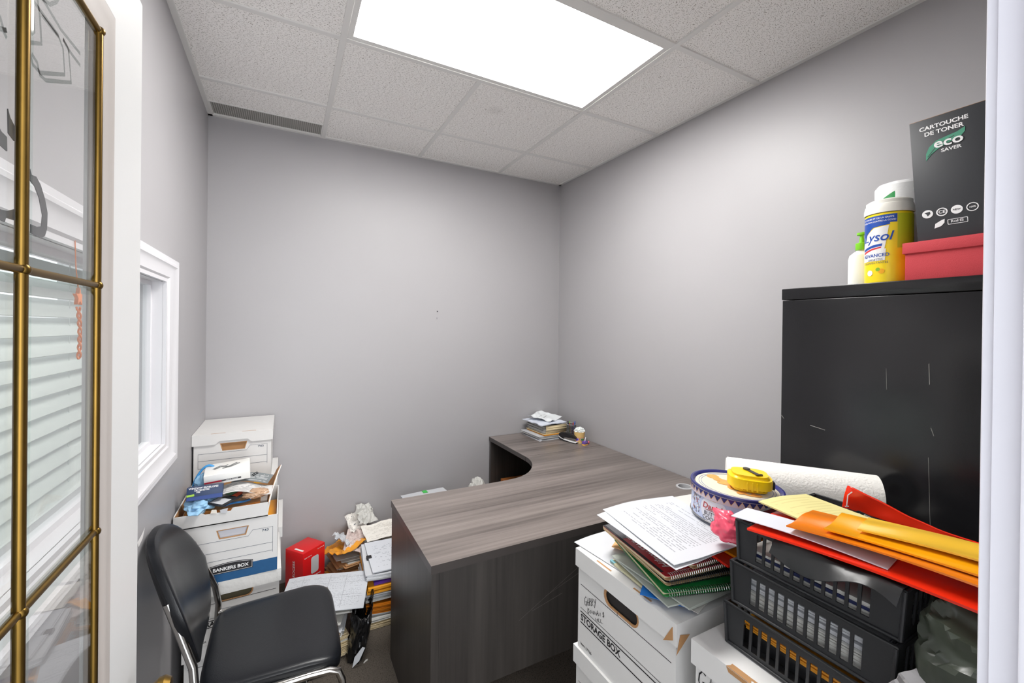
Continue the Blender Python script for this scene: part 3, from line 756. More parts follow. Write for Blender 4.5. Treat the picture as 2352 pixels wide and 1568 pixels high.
bm = new(); flat(bm, [(-.061, -.0228, .016), (-.035, -.0228, .018), (-.036, -.0228, .026), (-.061, -.0228, .024)]); obj('green_flash', bm, mat('lime_print', (160, 205, 70), .5), t, norm=False)
bm = new(); flat(bm, [(-.061, -.0226, .001), (.061, -.0226, .001), (.061, -.0226, .018), (-.061, -.0226, .014)]); obj('blue_panel', bm, mat('royal_print', (38, 66, 132), .5), t, norm=False)
text(t, 'lettering', 'WINDOW ENVELOPES', .0095, INKW, (-.055, -.0229, .047), X_, Z_, 'LEFT', wx=1.05, bold=.03)
text(t, 'lettering', 'DE FENETRE', .0085, INKW, (-.036, -.0229, .0385), X_, Z_, 'LEFT', wx=1.1, bold=.03)
text(t, 'lettering', '100', .0085, INKW, (-.030, -.0229, .0315), X_, Z_, 'LEFT', wx=1.1, bold=.03)
t = thing('product_carton', 'white product carton with red and grey stripe tilted on the lid tray', 'carton', (-.418, .385, .868), (.10, -.055, .06))
WC = mat('glossy_white_carton', (238, 238, 234), .3, var=.01)
bm = new(); box(bm, -.085, .085, -.03, .10, 0, .044, bev=.0015); obj('carton', bm, WC, t)
bm = new(); flat(bm, [(-.084, -.0306, .009), (-.02, -.0306, .009), (-.024, -.0306, .016), (-.084, -.0306, .016)]); obj('red_stripe', bm, mat('red_print', (176, 32, 52), .5), t, norm=False)
bm = new(); flat(bm, [(-.02, -.0306, .009), (.05, -.0306, .009), (.05, -.0306, .016), (-.024, -.0306, .016)]); obj('grey_stripe', bm, mat('charcoal_print', (62, 62, 64), .5), t, norm=False)
text(t, 'lettering', 'DIGITAL CLEANER', .0055, INKW, (.016, -.0312, .0124), X_, Z_, wx=1.0, bold=.02)
bm = new()
for P in ([(-.055, .035), (-.03, .06), (-.01, .05), (0, .062)], [(-.05, .03), (-.025, .05), (0, .04)], [(-.01, .03), (.01, .045), (.035, .07)], [(-.02, .028), (.012, .035), (.045, .062)]): ribbon(bm, P, .008, (0, 0, .0446), X_, Y_)
obj('printed_picture', bm, mat('grey_print', (110, 112, 112), .5), t, norm=False)
t = thing('cable_loop', 'bright blue cable looping up at the left of the lid tray', 'cable', (-.559, .45, .80))
bm = new()
pts = [(0, 0, 0), (.004, 0, .035), (.015, 0, .07), (.038, 0, .108), (.06, 0, .122), (.078, 0, .115), (.084, 0, .098), (.083, 0, .06), (.08, .0, .02)]
sm = []
for i in range(len(pts)-1):
    for k in range(4):
        p0, p1, p2, p3 = (Vector(pts[max(0, min(len(pts)-1, i+j))]) for j in (-1, 0, 1, 2)); q = k/4
        sm.append(.5*((2*p1)+(p2-p0)*q+(2*p0-5*p1+4*p2-p3)*q*q+(3*p1-p0-3*p2+p3)*q**3))
tube(bm, sm, .0048, 10); obj('cable', bm, mat('sky_blue_rubber', (66, 150, 210), .45), t)
t = thing('memory_card_pack', 'black blister pack with orange and green print in front of the lid tray', 'pack', (-.395, .32, .812), (.10, 0, -.75))
bm = new(); box(bm, -.045, .045, -.085, .085, 0, .005, bev=.002); obj('card', bm, mat('black_card', (40, 42, 46), .25, var=.04), t)
bm = new(); flat(bm, [(-.038, -.075, .0056), (.03, -.075, .0056), (.03, -.03, .0056), (-.038, -.03, .0056)]); obj('white_panel', bm, PAPER, t, norm=False)
bm = new(); flat(bm, [(-.04, .0, .0056), (-.005, .0, .0056), (-.005, .045, .0056), (-.04, .045, .0056)]); obj('green_panel', bm, mat('green_print', (70, 140, 88), .5), t, norm=False)
bm = new()
for q in ((0, -.005, .03, .04), (-.02, .055, .03, .075)): flat(bm, [(q[0], q[1], .0058), (q[2], q[1], .0058), (q[2], q[3], .0058), (q[0], q[3], .0058)])
obj('orange_panel', bm, mat('orange_print', (220, 82, 40), .5), t, norm=False)
bm = new(); sheet(bm, .20, .10, 12, 6, lambda u, v: .012*math.sin(u*5)+.004*math.sin(v*7+u*3), .0008)
single('magazine_page', bm, print_mat('magazine_print', (210, 208, 206), (60, 66, 70), rows=12, words=9, dens=.42), 'folded glossy leaflet across the middle of the lid tray', 'leaflet', (-.345, .34, .828), (.08, .03, -.1))
bm = new(); sheet(bm, .15, .09, 10, 6, lambda u, v: .008*math.sin(u*4), .0008)
single('grey_leaflet', bm, print_mat('grey_leaflet_print', (120, 126, 128), (230, 230, 230), rows=9, words=9, dens=.4), 'grey printed leaflet behind the folded glossy one in the lid tray', 'leaflet', (-.325, .42, .842), (.1, .05, -.25))
bm = new(); blob(bm, .05, .035, .018, .25, 2.5, 4, 5)
single('plastic_pouch', bm, mat('clear_brown_pouch', (182, 150, 122), .18, var=.25, nscale=40), 'shiny clear pouch of brown contents at the right of the lid tray', 'pouch', (-.31, .315, .797))
bm = new(); sheet(bm, .10, .012, 8, 2, lambda u, v: .003*math.sin(u*6), .006)
single('blue_strip', bm, mat('bright_blue_plastic', (30, 110, 180), .4), 'bright blue strip under the clear pouch in the lid tray', 'strip', (-.375, .295, .789), (0, 0, .35))
t = thing('yellow_tag', 'small yellow tag standing behind the white product carton', 'tag', (-.305, .50, .795), (0, 0, .06))
bm = new(); prism(bm, [(-.022, 0), (.02, 0), (.022, .026), (-.018, .022)], -.001, .001, 'xz'); obj('tag', bm, mat('yellow_card', (250, 190, 60), .6), t)
bm = new(); ribbon(bm, [(.008, .008), (.014, .008)], .0022, (0, -.0012, 0), X_, Z_); ribbon(bm, [(.011, .005), (.011, .011)], .0022, (0, -.0012, 0), X_, Z_); obj('printed_cross', bm, INK, t, norm=False)
bm = new(); tube(bm, [(-.012, 0, -.004), (.008, 0, .006), (.012, 0, .001), (-.006, 0, -.008), (-.016, 0, -.014)], .0022, 8, closed=True)
single('hook_clip', bm, BLACKPL, 'black triangular hook beside the white product carton', 'hook', (-.316, .425, .867))
bm = new(); prism(bm, [(0, 0), (.028, .004), (.024, -.016), (.002, -.012)], 0, .0008, 'xz')
single('paper_scrap', bm, PAPER, 'torn white paper scrap stuck on the front edge of the lid tray', 'paper scrap', (-.43, .2295, .794))
bm = new(); prism(bm, [(0, 0), (.022, -.003), (.02, .012), (.004, .014)], 0, .0008, 'xz')
single('paper_scrap', bm, mat('cream_paper', (238, 232, 220), .7), 'small cream paper scrap left of the torn one on the tray edge', 'paper scrap', (-.462, .2295, .786))

# ================================================================ RED MODEM BOX
t = thing('modem_box', 'red cardboard modem box standing by the back wall', 'box', (-.083, .8545, 0), math.radians(38.4))
RED = mat('red_carton', (216, 26, 30), .35, var=.04)
a, b, h = .0765, .069, .282
bm = new(); box(bm, -a, a, -b, b, 0, h, bev=.0015); obj('carton', bm, RED, t)
bm = new(); prism(bm, rrect(.052, .095, .012, 4, .005, .188), -b-.0012, -b-.0004, 'xz'); obj('printed_modem', bm, mat('pale_grey_print', (204, 206, 208), .5), t)
text(t, 'lettering', 'Wi-Fi Gateway', .0135, INKW, (-.035, -b-.0008, .125), X_, Z_, 'LEFT', bold=.01)
text(t, 'lettering', 'Ignite Internet', .0085, INKW, (-a+.01, -b-.0008, .250), X_, Z_, 'LEFT', bold=.01)
text(t, 'lettering', 'Easy self-install', .0075, INKW, (a-.008, -b-.0008, .266), X_, Z_, 'RIGHT', bold=.01)
text(t, 'lettering', 'ROGERS', .027, INKW, (-a-.0008, -.0, .135), Z_, Y_, 'LEFT', wx=.92, bold=.012, shear=.0)
bm = new(); prism(bm, circ(.0105, 20, -.0, .118), -a-.0012, -a-.0004, 'yz', [circ(.0072, 20, -.0, .118)]); obj('ring_logo', bm, INKW, t)
bm = new(); flat(bm, [(-.06, -.045, h+.0006), (-.048, -.045, h+.0006), (-.048, .02, h+.0006), (-.06, .02, h+.0006)]); obj('barcode_label', bm, print_mat('barcode', (235, 235, 232), (90, 90, 90), rows=14, words=4, dens=.3, margin=.04), t, norm=False)

# ================================================================ PAPER HEAPS ON THE FLOOR
def bundle(name, label, cat, loc, rot, w_, d_, layers, mats, group=None, jit=.006, rj=.03, seed=1, curl=0):
    """a bundle of papers that lies as one: layers = (thickness, material index)"""
    rnd = random.Random(seed); bm = new(); z = 0
    for th, mi in layers:
        n = max(1, int(th/.0035))
        for k in range(n):
            dx, dy, dr = rnd.uniform(-jit, jit), rnd.uniform(-jit, jit), rnd.uniform(-rj, rj)
            s = rnd.uniform(.96, 1)
            M = Matrix.Translation((dx, dy, z)) @ Matrix.Rotation(dr, 4, 'Z')
            ph = rnd.uniform(0, 6)
            sheet(bm, w_*s, d_*rnd.uniform(.96, 1), 6, 6, (lambda u, v, ph=ph: curl*((u-.5)**2+(v-.5)**2)*4+.0008*math.sin(u*6+ph)) , th/n*.93, mi, M)
            z += th/n
    return single(name, bm, mats, label, cat, loc, rot, group, smooth=30)
FA = 'papers heaped by the chair'
bundle('folder_bundle', 'lowest bundle of cream folders in the paper heap by the chair', 'folders', (-.070, .372, .008), (0, .02, .2), .24, .28, [(.07, 0), (.01, 1), (.025, 0)], [MANILA, PAPER2], FA, .010, .04, 3)
bundle('letter_bundle', 'fanned bundle of white letters and envelopes above the cream folders by the chair', 'letters', (-.05, .37, .120), (.0, .02, -.3), .24, .24, [(.02, 0), (.006, 1), (.025, 2), (.008, 1), (.02, 0)], [PAPER2, mat('peach_paper', (236, 206, 172), .7), PAPER], FA, .02, .09, 4)
bundle('paper_bundle', 'thin bundle of white papers just under the printed invoices by the chair', 'papers', (-.03, .385, .205), (0, .01, -.2), .28, .23, [(.024, 0), (.006, 1), (.012, 2)], [PAPER2, MANILA, GREYP], FA, .012, .05, 5)
bm = new(); sheet(bm, .22, .285, 12, 8, lambda u, v: .006*math.sin(u*3), .002)
single('invoice', bm, FORM, 'printed invoice sheet at the left on the heap by the chair', 'invoice', (-.092, .43, .243), (0, 0, -.12-.1), FA)
bm = new(); sheet(bm, .285, .30, 14, 10, lambda u, v: .008*(1-u)*math.sin(v*3)+.004*v, .003)
single('invoice', bm, FORM, 'large printed invoice topmost on the heap right behind the chair seat', 'invoice', (.035, .372, .2465), (0, .015, -.26), FA)
BAG = mat('black_glossy_plastic', (22, 22, 23), .22, var=.1, nscale=6, bump=.25, bscale=14)
def crumple_shell(path_r, nz, seg, seed, amp):
    pass
bm = new()
seg, rows = 72, 16
rg = []
for j in range(rows+1):
    v = j/rows; row = []
    for i in range(seg):
        a_ = 2*PI*i/seg; d = Vector((math.cos(a_), math.sin(a_), v*1.3))
        rr = 1 + .16*noise.noise(d*2.2+Vector((5, 1, 2))) + .09*noise.noise(d*6) - .10*abs(noise.noise(d*4+Vector((1, 8, 0))))
        ex = (abs(math.cos(a_))**4+abs(math.sin(a_))**4)**-.25
        k = .80+.22*math.sin(PI*min(1, v*1.25)*.55)
        row.append(bm.verts.new((.046*rr*k*ex*math.cos(a_)+.030*v, .120*rr*k*ex*math.sin(a_)+.03*v, .002+.205*v*(1+.14*noise.noise(d*1.5)*v))))
    rg.append(row)
for j in range(rows):
    for i in range(seg): bm.faces.new((rg[j][i], rg[j][(i+1) % seg], rg[j+1][(i+1) % seg], rg[j+1][i]))
bm.faces.new(rg[0][::-1])
bag = single('plastic_bag', bm, BAG, 'crumpled black plastic bag on the carpet beside the paper heap and chair', 'bag', (.118, .285, 0), (0, 0, -.2))
md = bag.modifiers.new('thickness', 'SOLIDIFY'); md.thickness = .0015
t = bag
bm = new(); prism(bm, [(-.01, .004), (.02, .03), (.045, .085), (.033, .09), (.0, .05)], -.122, -.120, 'xz')
o = obj('white_tag', bm, PAPER, bag)

FB = 'papers stacked beside the desk'
DX = .325; RZ = -.05
bundle('folder_bundle', 'cream folders at the bottom of the stack beside the desk panel', 'folders', (DX+.01, .53, .002), (0, 0, RZ), .30, .31, [(.035, 0), (.02, 1)], [MANILA, PAPER2], FB, .01, .04, 11)
bundle('brown_envelope', 'thick bulging dark gold envelope low in the stack beside the desk', 'envelope', (DX, .53, .058), (.06, .0, RZ-.02), .27, .31, [(.010, 1), (.052, 0)], [BROWNENV, PAPER], FB, .003, .01, 12, curl=.012)
bundle('grey_bundle', 'grey and white papers above the thick dark gold envelope beside the desk', 'papers', (DX, .53, .142), (.05, 0, RZ), .28, .31, [(.02, 0), (.02, 1)], [GREYP, PAPER], FB, .01, .03, 13)
for k, (lb, z, r_) in enumerate((('lower of two shiny gold envelopes under the purple folder beside the desk', .186, .0), ('upper of two shiny gold envelopes under the purple folder beside the desk', .204, .03))):
    bm = new(); sheet(bm, .27, .32, 10, 10, lambda u, v: .004*math.sin(v*6+k), .012)
    single('gold_envelope', bm, GOLD, lb, 'envelope', (DX, .53, z), (.045, .0, RZ+r_), FB)
bm = new(); sheet(bm, .25, .30, 8, 8, lambda u, v: .002*math.sin(v*5), .016)
single('purple_folder', bm, mat('purple_plastic', (88, 52, 170), .35, var=.06), 'bright purple folder in the stack beside the desk', 'folder', (DX+.02, .535, .222), (.045, 0, RZ+.04), FB)
bundle('paper_bundle', 'curled white bundle with a rubber band under the clipped letter beside the desk', 'papers', (DX, .53, .243), (.045, .02, RZ-.02), .275, .32, [(.03, 0)], [PAPER], FB, .004, .02, 14, curl=.006)
t = thing('clipped_letter', 'printed white letter with a black binder clip, topmost beside the desk', 'letter', (DX+.012, .535, .282), (.045, .02, RZ+.03), FB)
bm = new(); sheet(bm, .245, .30, 10, 12, lambda u, v: .004*(v-.5)**2*4, .005)
obj('sheets', bm, print_mat('faint_letter', (206, 209, 215), (95, 100, 112), rows=34, words=16, dens=.56, margin=.14), t)
bm = new(); box(bm, -.132, -.105, -.01, .018, -.004, .009, bev=.002); obj('binder_clip', bm, INK, t)
bm = new(); tube(bm, [(-.15, -.06, .004), (0, -.07, .012), (.06, -.075, .01)], .0018, 6)
FC = 'crumpled papers against the back wall'
bundle('paper_bundle', 'lowest bundle of envelopes in the crumpled heap at the back wall', 'envelopes', (.19, .88, .002), (0, .0, .35), .24, .22, [(.05, 0), (.02, 1), (.03, 2)], [PAPER2, GOLD, mat('tan_paper', (196, 150, 104), .7)], FC, .02, .12, 21)
bundle('envelope_bundle', 'tan and white envelopes in the middle of the crumpled heap at the back wall', 'envelopes', (.19, .875, .105), (0, .04, .2), .22, .20, [(.02, 1), (.01, 0), (.025, 1), (.02, 0)], [PAPER2, mat('tan_paper', (196, 150, 104), .7)], FC, .025, .14, 22)
def crump(name, label, cat, w_, d_, m_, loc, rot, amp=.02, fr=3, seed=0, group=None, t_=.0008):
    bm = new(); s = Vector((seed*3.1, seed*1.7, 0))
    def zf(u, v):
        q = Vector((u*fr, v*fr, 0))+s
        return amp*(1-2.2*abs(noise.noise(q))) + amp*.4*(.5-abs(noise.noise(q*2.3)))*2
    sheet(bm, w_, d_, 26, 26, zf, t_)
    return single(name, bm, m_, label, cat, loc, rot, group, smooth=22)
crump('gold_envelope', 'crumpled gold envelope at the left of the heap by the back wall', 'envelope', .20, .26, GOLD, (.14, .86, .205), (-.28, -.12, .5), .018, 2.6, 2, FC, .003)
crump('brown_envelope', 'brown envelope hanging down at the right of the crumpled heap', 'envelope', .14, .2, mat('tan_paper', (196, 150, 104), .7), (.265, .80, .15), (.5, .3, .3), .015, 3, 4, FC)
crump('pink_receipt', 'crumpled pale pink receipt on the gold envelope by the back wall', 'receipt', .11, .17, PRINTP, (.185, .83, .255), (.30, .15, -.25), .014, 3, 5, FC)
crump('white_receipt', 'crumpled white receipt left on the gold envelope by the back wall', 'receipt', .10, .14, PAPER, (.125, .865, .250), (.2, .35, .7), .024, 3.2, 6, FC)
crump('paper_ball', 'creased white paper propped against the back wall above the heap', 'paper', .13, .13, PAPER2, (.265, .965, .335), (.75, .2, .4), .022, 2.8, 7, FC)
crump('printed_receipt', 'crumpled printed receipt left of the creased paper at the back wall', 'receipt', .10, .12, print_mat('receipt_print', (232, 228, 222), (70, 74, 92), rows=9, words=6, dens=.55), (.205, .955, .310), (.6, -.1, .2), .022, 3, 8, FC)
crump('till_roll_sheet', 'long off white printed sheet lying behind the clipped letter', 'paper', .22, .16, print_mat('till_print', (234, 230, 222), (170, 165, 155), rows=22, words=14), (.345, .835, .283), (.20, 0, .1), .010, 2, 9, FC)
bundle('paper_bundle', 'off white bundle carrying the long printed sheet behind the clipped letter', 'papers', (.415, .85, .002), (0, 0, .0), .125, .2, [(.26, 0)], [PAPER2], FC, .008, .02, 24)
bm = new(); prism(bm, [(0, 0), (.035, .005), (.03, .018), (.004, .016)], 0, .001, 'xz'); single('yellow_slip', bm, mat('neon_yellow', (224, 220, 20), .6), 'small neon yellow slip behind the crumpled receipts', 'slip', (.168, .985, .318), (0, 0, .1))
bm = new(); prism(bm, [(0, 0), (.02, .012), (.022, .02), (.012, .018), (.001, .006)], .0005, .002, 'xy'); single('paper_scrap', bm, PAPER2, 'tiny paper scrap on the carpet left of the desk', 'paper scrap', (.135, .175, 0))

# ---- things seen over the desk top, behind it
bm = new(); box(bm, -.16, .16, -.13, .13, 0, .36, bev=.002); single('cardboard_box', bm, KRAFT, 'brown cardboard box under the white paper stack behind the desk', 'box', (.655, .86, 0), .03)
t = bundle('paper_stack', 'white paper stack with a green tab, behind the desk by the back wall', 'papers', (.655, .86, .361), (0, 0, .06), .31, .24, [(.07, 0)], [PAPER], None, .006, .03, 31)
bm = new(); box(bm, -.01, .022, .075, .118, .0715, .0726); o = obj('green_tab', bm, mat('green_tab', (70, 190, 84), .6), t)
bm = new(); blob(bm, .095, .10, .25, .16, 2.4, 5, 4, flatz=-.24); single('rubbish_bag', bm, PAPER2, 'crumpled white bag standing behind the desk by the back wall', 'bag', (1.0, .86, .241))
bm = new(); box(bm, -.13, .13, -.11, .11, 0, .435, bev=.002); single('cardboard_box', bm, mat('orange_brown_card', (176, 104, 46), .75, var=.1), 'orange brown box in the dark under the return desk', 'box', (1.36, .84, 0), -.04)

# ================================================================ ON THE RETURN DESK
TZ = .737
FD = 'papers piled on the return desk'
px0, py0 = 1.565, .875
bundle('paper_bundle', 'white papers at the bottom of the pile on the return desk', 'papers', (px0-.015, py0, TZ), (0, 0, .05), .22, .25, [(.014, 0), (.008, 1), (.010, 0)], [PAPER, GREYP], FD, .012, .06, 41)
bundle('gold_envelope', 'thin gold folder above the lowest papers on the return desk', 'folder', (px0+.01, py0+.0, TZ+.033), (0, 0, .04), .20, .24, [(.008, 0), (.004, 1)], [GOLD, MANILA], FD, .004, .02, 42)
t = thing('manila_folder', 'thick cream folder bulging with papers on the return desk', 'folder', (px0+.02, py0, TZ+.046), (0, 0, .0), FD)
bm = new(); n = 10
for k in range(8):
    M = Matrix.Translation((random.uniform(-.006, .006)-.006, random.uniform(-.004, .004), .004+k*.0062)) @ Matrix.Rotation(random.uniform(-.03, .03), 4, 'Z')
    sheet(bm, .195, .225, 4, 4, lambda u, v: .001*math.sin(u*5), .0052, 0, M)
obj('papers', bm, GREYP, t)
bm = new(); prof = [(-.115, .057), (-.118, .05), (-.122, .035), (-.121, .018), (-.117, .004), (-.11, 0), (.11, 0)]
for k in range(len(prof)-1):
    (y0, z0), (y1, z1) = prof[k], prof[k+1]
    flat(bm, [(-.085, y0, z0), (.105, y0, z0), (.105, y1, z1), (-.085, y1, z1)])
o = obj('cover', bm, MANILA, t); md = o.modifiers.new('thickness', 'SOLIDIFY'); md.thickness = .001
crump('loose_paper', 'bluish white sheets spread over the cream folder on the return desk', 'papers', .23, .25, mat('bluish_paper', (214, 220, 232), .7, var=.04), (px0-.005, py0-.0, TZ+.108), (0, 0, .08), .006, 2, 12, FD, .006)
crump('loose_paper', 'bent printed sheet peaking at the top of the return desk pile', 'paper', .2, .2, print_mat('photo_print', (232, 236, 238), (130, 134, 130), rows=7, words=5, dens=.42, margin=.3), (px0+.02, py0+.03, TZ+.120), (.12, .0, .5), .020, 1.3, 17, FD)
# pen cup
MESH = glass_mat('wire_mesh', (.62, .63, .64), .4, rough=.3)
t = thing('pen_cup', 'silver mesh pen cup full of pens in the room corner', 'pen cup', (1.698, .715, TZ))
bm = new(); lathe(bm, [(.033, .001), (.036, .108), (.0355, .108), (.0325, .001)], 32); obj('mesh_wall', bm, MESH, t)
bm = new(); tube(bm, [(.036*math.cos(k*PI/12), .036*math.sin(k*PI/12), .108) for k in range(24)], .0018, 8, closed=True); tube(bm, [(.033*math.cos(k*PI/12), .033*math.sin(k*PI/12), .002) for k in range(24)], .0018, 8, closed=True)
for k in range(24):
    a_ = k*PI/12; tube(bm, [(.033*math.cos(a_), .033*math.sin(a_), .002), (.0358*math.cos(a_), .0358*math.sin(a_), .108)], .0005, 4)
for j in range(1, 10):
    r_ = .033+.003*j/10; tube(bm, [(r_*math.cos(k*PI/12), r_*math.sin(k*PI/12), .0108*j) for k in range(24)], .0005, 4, closed=True)
obj('wire', bm, mat('grey_wire', (176, 178, 180), .4, .3), t)
pens = [('navy', (30, 50, 120), 'navy blue pen leaning in the middle of the mesh cup'), ('lime', (140, 200, 60), 'lime green pen at the front of the mesh cup'), ('black', (30, 30, 32), 'black pen leaning right in the mesh cup'), ('red', (200, 50, 50), 'red capped pen at the back of the mesh cup'), ('white', (225, 225, 225), 'white pen leaning left in the mesh cup'), ('blue', (40, 80, 190), 'royal blue pen at the far right of the mesh cup')]
for k, (nm, c, lb) in enumerate(pens):
    a_ = k*PI/3+.4; p0 = Vector((.012*math.cos(a_+.5), .012*math.sin(a_+.5), .004)); p1 = Vector((.026*math.cos(a_), .026*math.sin(a_), .118+.006*(k % 3)))
    t = thing('pen', lb, 'pen', (1.698, .715, TZ), 0, 'pens in the mesh cup')
    bm = new(); tube(bm, [p0, p0.lerp(p1, .86)], .003, 8); obj('barrel', bm, mat('pen_'+nm, c, .35), t)
    bm = new(); tube(bm, [p0.lerp(p1, .862), p1], .0033, 8); obj('cap', bm, mat('pen_'+('white' if k == 3 else nm), c, .35), t)
# paper cup with tissue and heart stickers
t = thing('paper_cup', 'yellow paper cup with heart stickers, stuffed with tissue, on the return desk', 'cup', (1.690, .607, TZ))
bm = new(); lathe(bm, [(0, .001), (.031, .001), (.032, .0), (.039, .078), (.0385, .079), (.0375, .078), (.031, .004)], 36); obj('cup', bm, mat('yellow_cup_card', (226, 190, 122), .6, var=.06), t)
bm = new(); blob(bm, .034, .034, .022, .45, 2.4, 4, 9, ctr=(0, 0, .084)); obj('tissue', bm, mat('white_tissue', (236, 240, 238), .85), t)
def heart(s): return [(s*.062*(16*math.sin(a_)**3)/16*8, s*.062*(13*math.cos(a_)-5*math.cos(2*a_)-2*math.cos(3*a_)-math.cos(4*a_))/16*8) for a_ in [2*PI*k/40 for k in range(40)]]
AZ = math.atan2(-1.838-.607, -.2-1.69)
for da, c, nm in ((-.55, (92, 70, 170), 'purple'), (.65, (90, 150, 90), 'green')):
    for s, m_, zz, nn in ((.040, mat('heart_red', (204, 40, 44), .5), .0008, 'heart_border'), (.0335, INKW, .0012, 'heart_border'), (.027, mat('heart_'+nm, c, .5), .0016, 'heart_sticker')):
        bm = new(); a0 = AZ+da
        def cy_(u, v, w_, a0=a0):
            z = .026+v; r_ = .032+.007*z/.078+w_; return Vector((r_*math.cos(a0+u/.034), r_*math.sin(a0+u/.034), z))
        vv = [bm.verts.new(cy_(u, v, zz)) for u, v in heart(s)]
        bm.faces.new(vv); bmesh.ops.triangulate(bm, faces=bm.faces)
        obj(nn, bm, m_, t, norm=False)
# stapler
t = thing('stapler', 'black stapler with a white stripe in front of the paper cup', 'stapler', (1.628, .655, TZ), math.radians(-72))
bm = new(); prof = [(-.075, .014), (-.06, .008), (-.02, .003), (.03, 0), (.075, 0), (.078, .008), (.03, .010), (-.02, .014), (-.055, .024), (-.075, .03)]
prism(bm, prof, -.017, .017, 'xz'); obj('base', bm, BLACKPL, t)
bm = new(); prism(bm, [(-.074, .026), (-.055, .018), (-.02, .0105), (.03, .0065), (.076, .0055), (.076, .0095), (.03, .0105), (-.02, .0145), (-.055, .023), (-.074, .031)], -.0178, .0178, 'xz'); obj('stripe', bm, INKW, t)
bm = new(); prism(bm, [(-.078, .03), (-.05, .028), (.03, .032), (.07, .034), (.066, .045), (.04, .055), (-.02, .062), (-.06, .060), (-.078, .05)], -.016, .016, 'xz'); bmesh.ops.bevel(bm, geom=list(bm.edges), offset=.004, segments=2, affect='EDGES'); obj('handle', bm, mat('black_soft_plastic', (30, 30, 32), .35), t)
bm = new(); box(bm, -.05, .066, -.006, .006, .022, .031); obj('magazine', bm, CHROME, t)
# little eraser pack
t = thing('eraser_pack', 'small purple and white boxed item at the front corner of the return desk', 'pack', (1.683, .535, TZ), math.radians(18))
bm = new(); box(bm, -.019, .019, -.012, .012, 0, .026, bev=.001); obj('card', bm, mat('purple_carton', (104, 74, 160), .45), t)
bm = new(); box(bm, -.0192, .0192, -.0124, .0118, .0, .007); obj('yellow_base', bm, mat('yellow_card', (250, 190, 60), .6), t)
text(t, 'lettering', 'ERASER', .008, INKW, (0, -.0126, .019), X_, Z_)
bm = new(); tube(bm, [(.006, .004, .026), (.014, .004, .05)], .0028, 8); obj('nozzle', bm, INKW, t)
bm = new(); tube(bm, [(.024, .0, .010), (.046, .0, .010)], .0095, 14); single('pink_eraser', bm, mat('pink_rubber', (214, 110, 130), .6), 'pink rubber cylinder right of the purple pack on the return desk', 'eraser', (1.683, .535, TZ), math.radians(18))
# ================================================================ BOXES IN FRONT OF THE DESK
RB = -PI/2
G3 = 'storage boxes in the right front stack'; G4 = 'storage boxes in the row nearest the doorway'
BH = .296
for k, lb in enumerate(('lowest storage box of the stack right of the desk front, on the floor', 'storage box with slit lid directly under the handwritten storage box')):
    storage_box(lb, (.598+.004*(1-k), -.99+.006*k, k*BH), RB, .36, .60, BH, 'storage', group=G3, inner=mat('painted_inside_shade', (46, 42, 40), .9))  # dark backing stands in for the shade inside the empty box
ba = storage_box('white storage box with handwriting and an open hand hole, heaped with notebooks', (.598, -.99, 2*BH), RB, .36, .60, BH, 'storage', group=G3, inner=mat('painted_inside_shade', (46, 42, 40), .9))
def hand(parent, strokes, ox, oz, sx, sy, slope=0, wd=.0016):
    bm = new()
    for P in strokes: ribbon(bm, [(ox+x*sx, oz+y*sy+slope*x*sx) for x, y in P], wd, (0, -.0007, 0), X_, Z_)
    return obj('handwriting', bm, INK, parent, norm=False)
GLY = {'G': [[(.55,.85),(.3,1),(.05,.75),(0,.35),(.15,.02),(.4,.05),(.5,.4)],[(.3,.4),(.6,.42)],[(.5,.42),(.48,-.1)]], 'A': [[(0,0),(.25,.9),(.5,0)],[(.1,.35),(.45,.38)]], 'R': [[(0,0),(.03,.85),(.38,.8),(.36,.5),(.05,.42),(.5,0)]],
       'Y': [[(0,.8),(.25,.4)],[(.55,.85),(.2,-.15)]], 'B': [[(0,0),(.02,.9)],[(-.05,.85),(.4,.8),(.05,.48),(.45,.3),(.35,.03),(-.05,0)]], 'O': [[(.2,.6),(.05,.3),(.2,.02),(.42,.3),(.2,.6)]], 'W': [[(0,.65),(.12,0),(.27,.5),(.42,.02),(.58,.65)]],
       'M': [[(0,0),(.05,.6),(.25,.2),(.45,.6),(.5,0)]], 'N': [[(0,0),(.02,.6),(.38,.02),(.42,.62)]], '&': [[(.4,.75),(.1,.75),(.1,.5),(.42,.4),(.4,.12),(.05,.1)],[(.25,.95),(.22,-.1)]], 'I': [[(0,.6),(.02,0)]], 'L': [[(.05,.75),(0,.02),(.4,.02)]], '.': [[(0,0),(.05,.03)]]}
def word(s):
    o, x = [], 0
    for c in s:
        if c == ' ': x += .4; continue
        for P in GLY[c]: o.append([(x+a, b) for a, b in P])
        x += max(a for P in GLY[c] for a, b in P)+.13
    return o
hand(ba, word('GARRY'), -.149, .141, .0160, .026, .5, .0019)
hand(ba, word('BOWMAN &'), -.134, .127, .0158, .0165, .42, .0017)
hand(ba, word('WILL.'), -.100, .124, .0165, .0140, .42, .0015)
